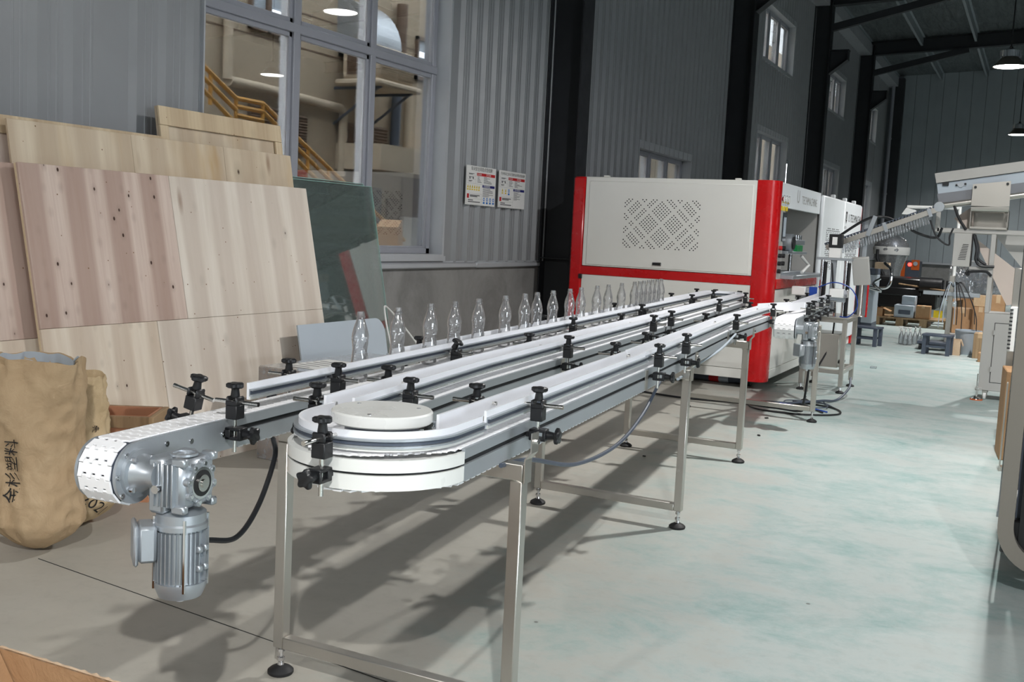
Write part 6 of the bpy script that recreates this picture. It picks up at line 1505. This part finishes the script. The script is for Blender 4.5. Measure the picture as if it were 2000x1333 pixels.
carton_px('small brown carton standing low in front of the bench end', 1908, 1925, 690, 712, 15.9, .2, CARD, .0, z0=0)
p = at_floor(1882, 690); t = thing('paint_bucket', 'grey plastic bucket on the floor under the bench', 'bucket', (ony(1888, 680, 16.9).x, 17.0, 0))
m = MB(); m.lathe([(0, 0), (.15, 0), (.18, .34), (.188, .34), (.188, .36), (.17, .36), (.145, .02), (0, .02)], 24); m.build('bucket_body', BGRY, t); m = MB(); m.tube([(.185 * math.cos(a), -.01, .34 + .16 * math.sin(a) * -1) for a in [k * math.pi / 10 for k in range(11)]], .005, 6); m.build('bucket_handle', CHROME, t)
y = 19.6; a, b = ony(1852, 560, y), ony(1985, 560, y); zt = ony(1900, 515, y).z; zb = ony(1900, 585, y).z
t = thing('wrapped_machine', 'machine under glossy clear film behind the heap of cartons', 'machine', ((a.x + b.x) / 2, y + .6, 0))
m = MB(); m.b2((a.x + .1, y + .1, zb + .1), (b.x - .1, y + 1.1, zt - .15), ch=.05); m.b2((a.x + .3, y, zb + .25), (a.x + .9, y + .2, zt - .3), ch=.03); m.build('machine_body', BGRY, t, world=True)
m = MB(); m.b2((a.x + .2, y + .2, 0), (b.x - .2, y + 1.0, zb + .1)); m.build('machine_base', BLKM, t, world=True, smooth=False)
m = MB(); n1, n2 = 46, 26; Pg = []
for i in range(n1):
    row = []
    for j in range(n2):
        u_ = i / (n1 - 1); v_ = j / (n2 - 1); x = a.x + (b.x - a.x) * u_
        if v_ < .6: pz = zb - .1 + (zt - zb + .12) * (v_ / .6); py = y - .04 - .0 * v_
        else: pz = zt + .02; py = y - .04 + 1.2 * (v_ - .6) / .4
        nn = MN.noise(Vector((x * 3.5, pz * 4.5, py * 3))) * .09 + abs(MN.noise(Vector((x * 8, pz * 7, 3)))) * .08
        row.append(Vector((x, py - nn, pz - (.35 * max(0, u_ - .55) if v_ > .4 else 0) + nn * .3)))
    Pg.append(row)
m.grid(Pg); m.build('film_cover', FILM, t, world=True, ang=25)
# ================================================================== bottles on the left lane
zb0 = .928
def bottle_mesh():
    prof = []
    pts = [(.018, 0), (.0285, .003), (.0315, .010), (.0322, .030), (.0320, .060), (.0300, .085), (.0275, .105), (.0268, .118), (.0285, .135), (.0310, .150), (.0312, .162), (.0290, .178), (.0245, .196), (.0185, .214), (.0148, .226), (.0136, .231), (.0136, .2335), (.0175, .2345), (.0175, .2375), (.0128, .2385), (.0128, .2405), (.0140, .2415), (.0140, .244), (.0128, .245), (.0140, .2475), (.0140, .250), (.0126, .251), (.0126, .2545), (.0108, .2545), (.0105, .240)]
    out = []
    for (r0, z0), (r1, z1) in zip(pts, pts[1:]):
        k = max(1, int((z1 - z0) / .004)) if z1 > z0 else 1
        out += [(r0 + (r1 - r0) * i / k, z0 + (z1 - z0) * i / k) for i in range(k)]
    out.append(pts[-1])
    def mod(q, z, r):
        d = 0.
        if .05 < z < .19:
            e = min(1, (z - .05) / .02, (.19 - z) / .03)
            tw = math.sin(6 * (q + z * 26)) ; half = .5 + .5 * math.cos(q - .6)
            d += .0011 * e * tw * half * 1.3
            d += -.0011 * e * max(0, math.sin(z * 2 * math.pi / .011)) * (1 - half)
        elif .012 < z <= .05: d += .0007 * math.cos(q * 5)
        return d
    m = MB(); m.lathe(out, 40, None, mod); m.f = [f for f in m.f if len(f) <= 4 or True]
    return m.mesh('bottle', PET, ang=70)
m_ = None
bme = bottle_mesh()
US = [3.342, 3.637, 3.932, 4.176, 4.447, 4.783, 5.057, 5.245, 5.507, 5.812, 6.03, 6.368, 6.63, 6.962, 7.313, 7.462, 7.586, 7.729, 7.86, 8.013, 8.154]
rb_ = random.Random(4)
for k, u in enumerate(US):
    o = link('bottle', bme); o.location = P(u, VA, zb0 + .0005); o.rotation_euler = (0, 0, rb_.uniform(-.5, .5) + .9); WL[o.as_pointer()] = o.location.copy()
    tag(o, 'empty clear bottle on the left lane, %s from the near end of the row' % ORD[k], 'bottle', 'empty bottles queued on the left lane')
# ---- litter on the aisle floor
for i, (px, py, s, mt, lb) in enumerate(((1706, 720, .05, PETW, 'small clear scrap of film on the aisle floor'), (1497, 758 + 60, .02, INK, 'small black screw on the floor by the last leg'), (1482, 852, .02, INK, 'small black nut on the floor by the frame'), (1258, 892, .012, INK, 'tiny black crumb on the floor between the frames'))):
    p = at_floor(px, py); m = MB(); m.box((0, 0, s * .25), (s * 1.6, s, s * .5), Rz(i), s * .1); tag(m.build('litter', mt, at=(p.x, p.y, 0)), lb, 'litter')
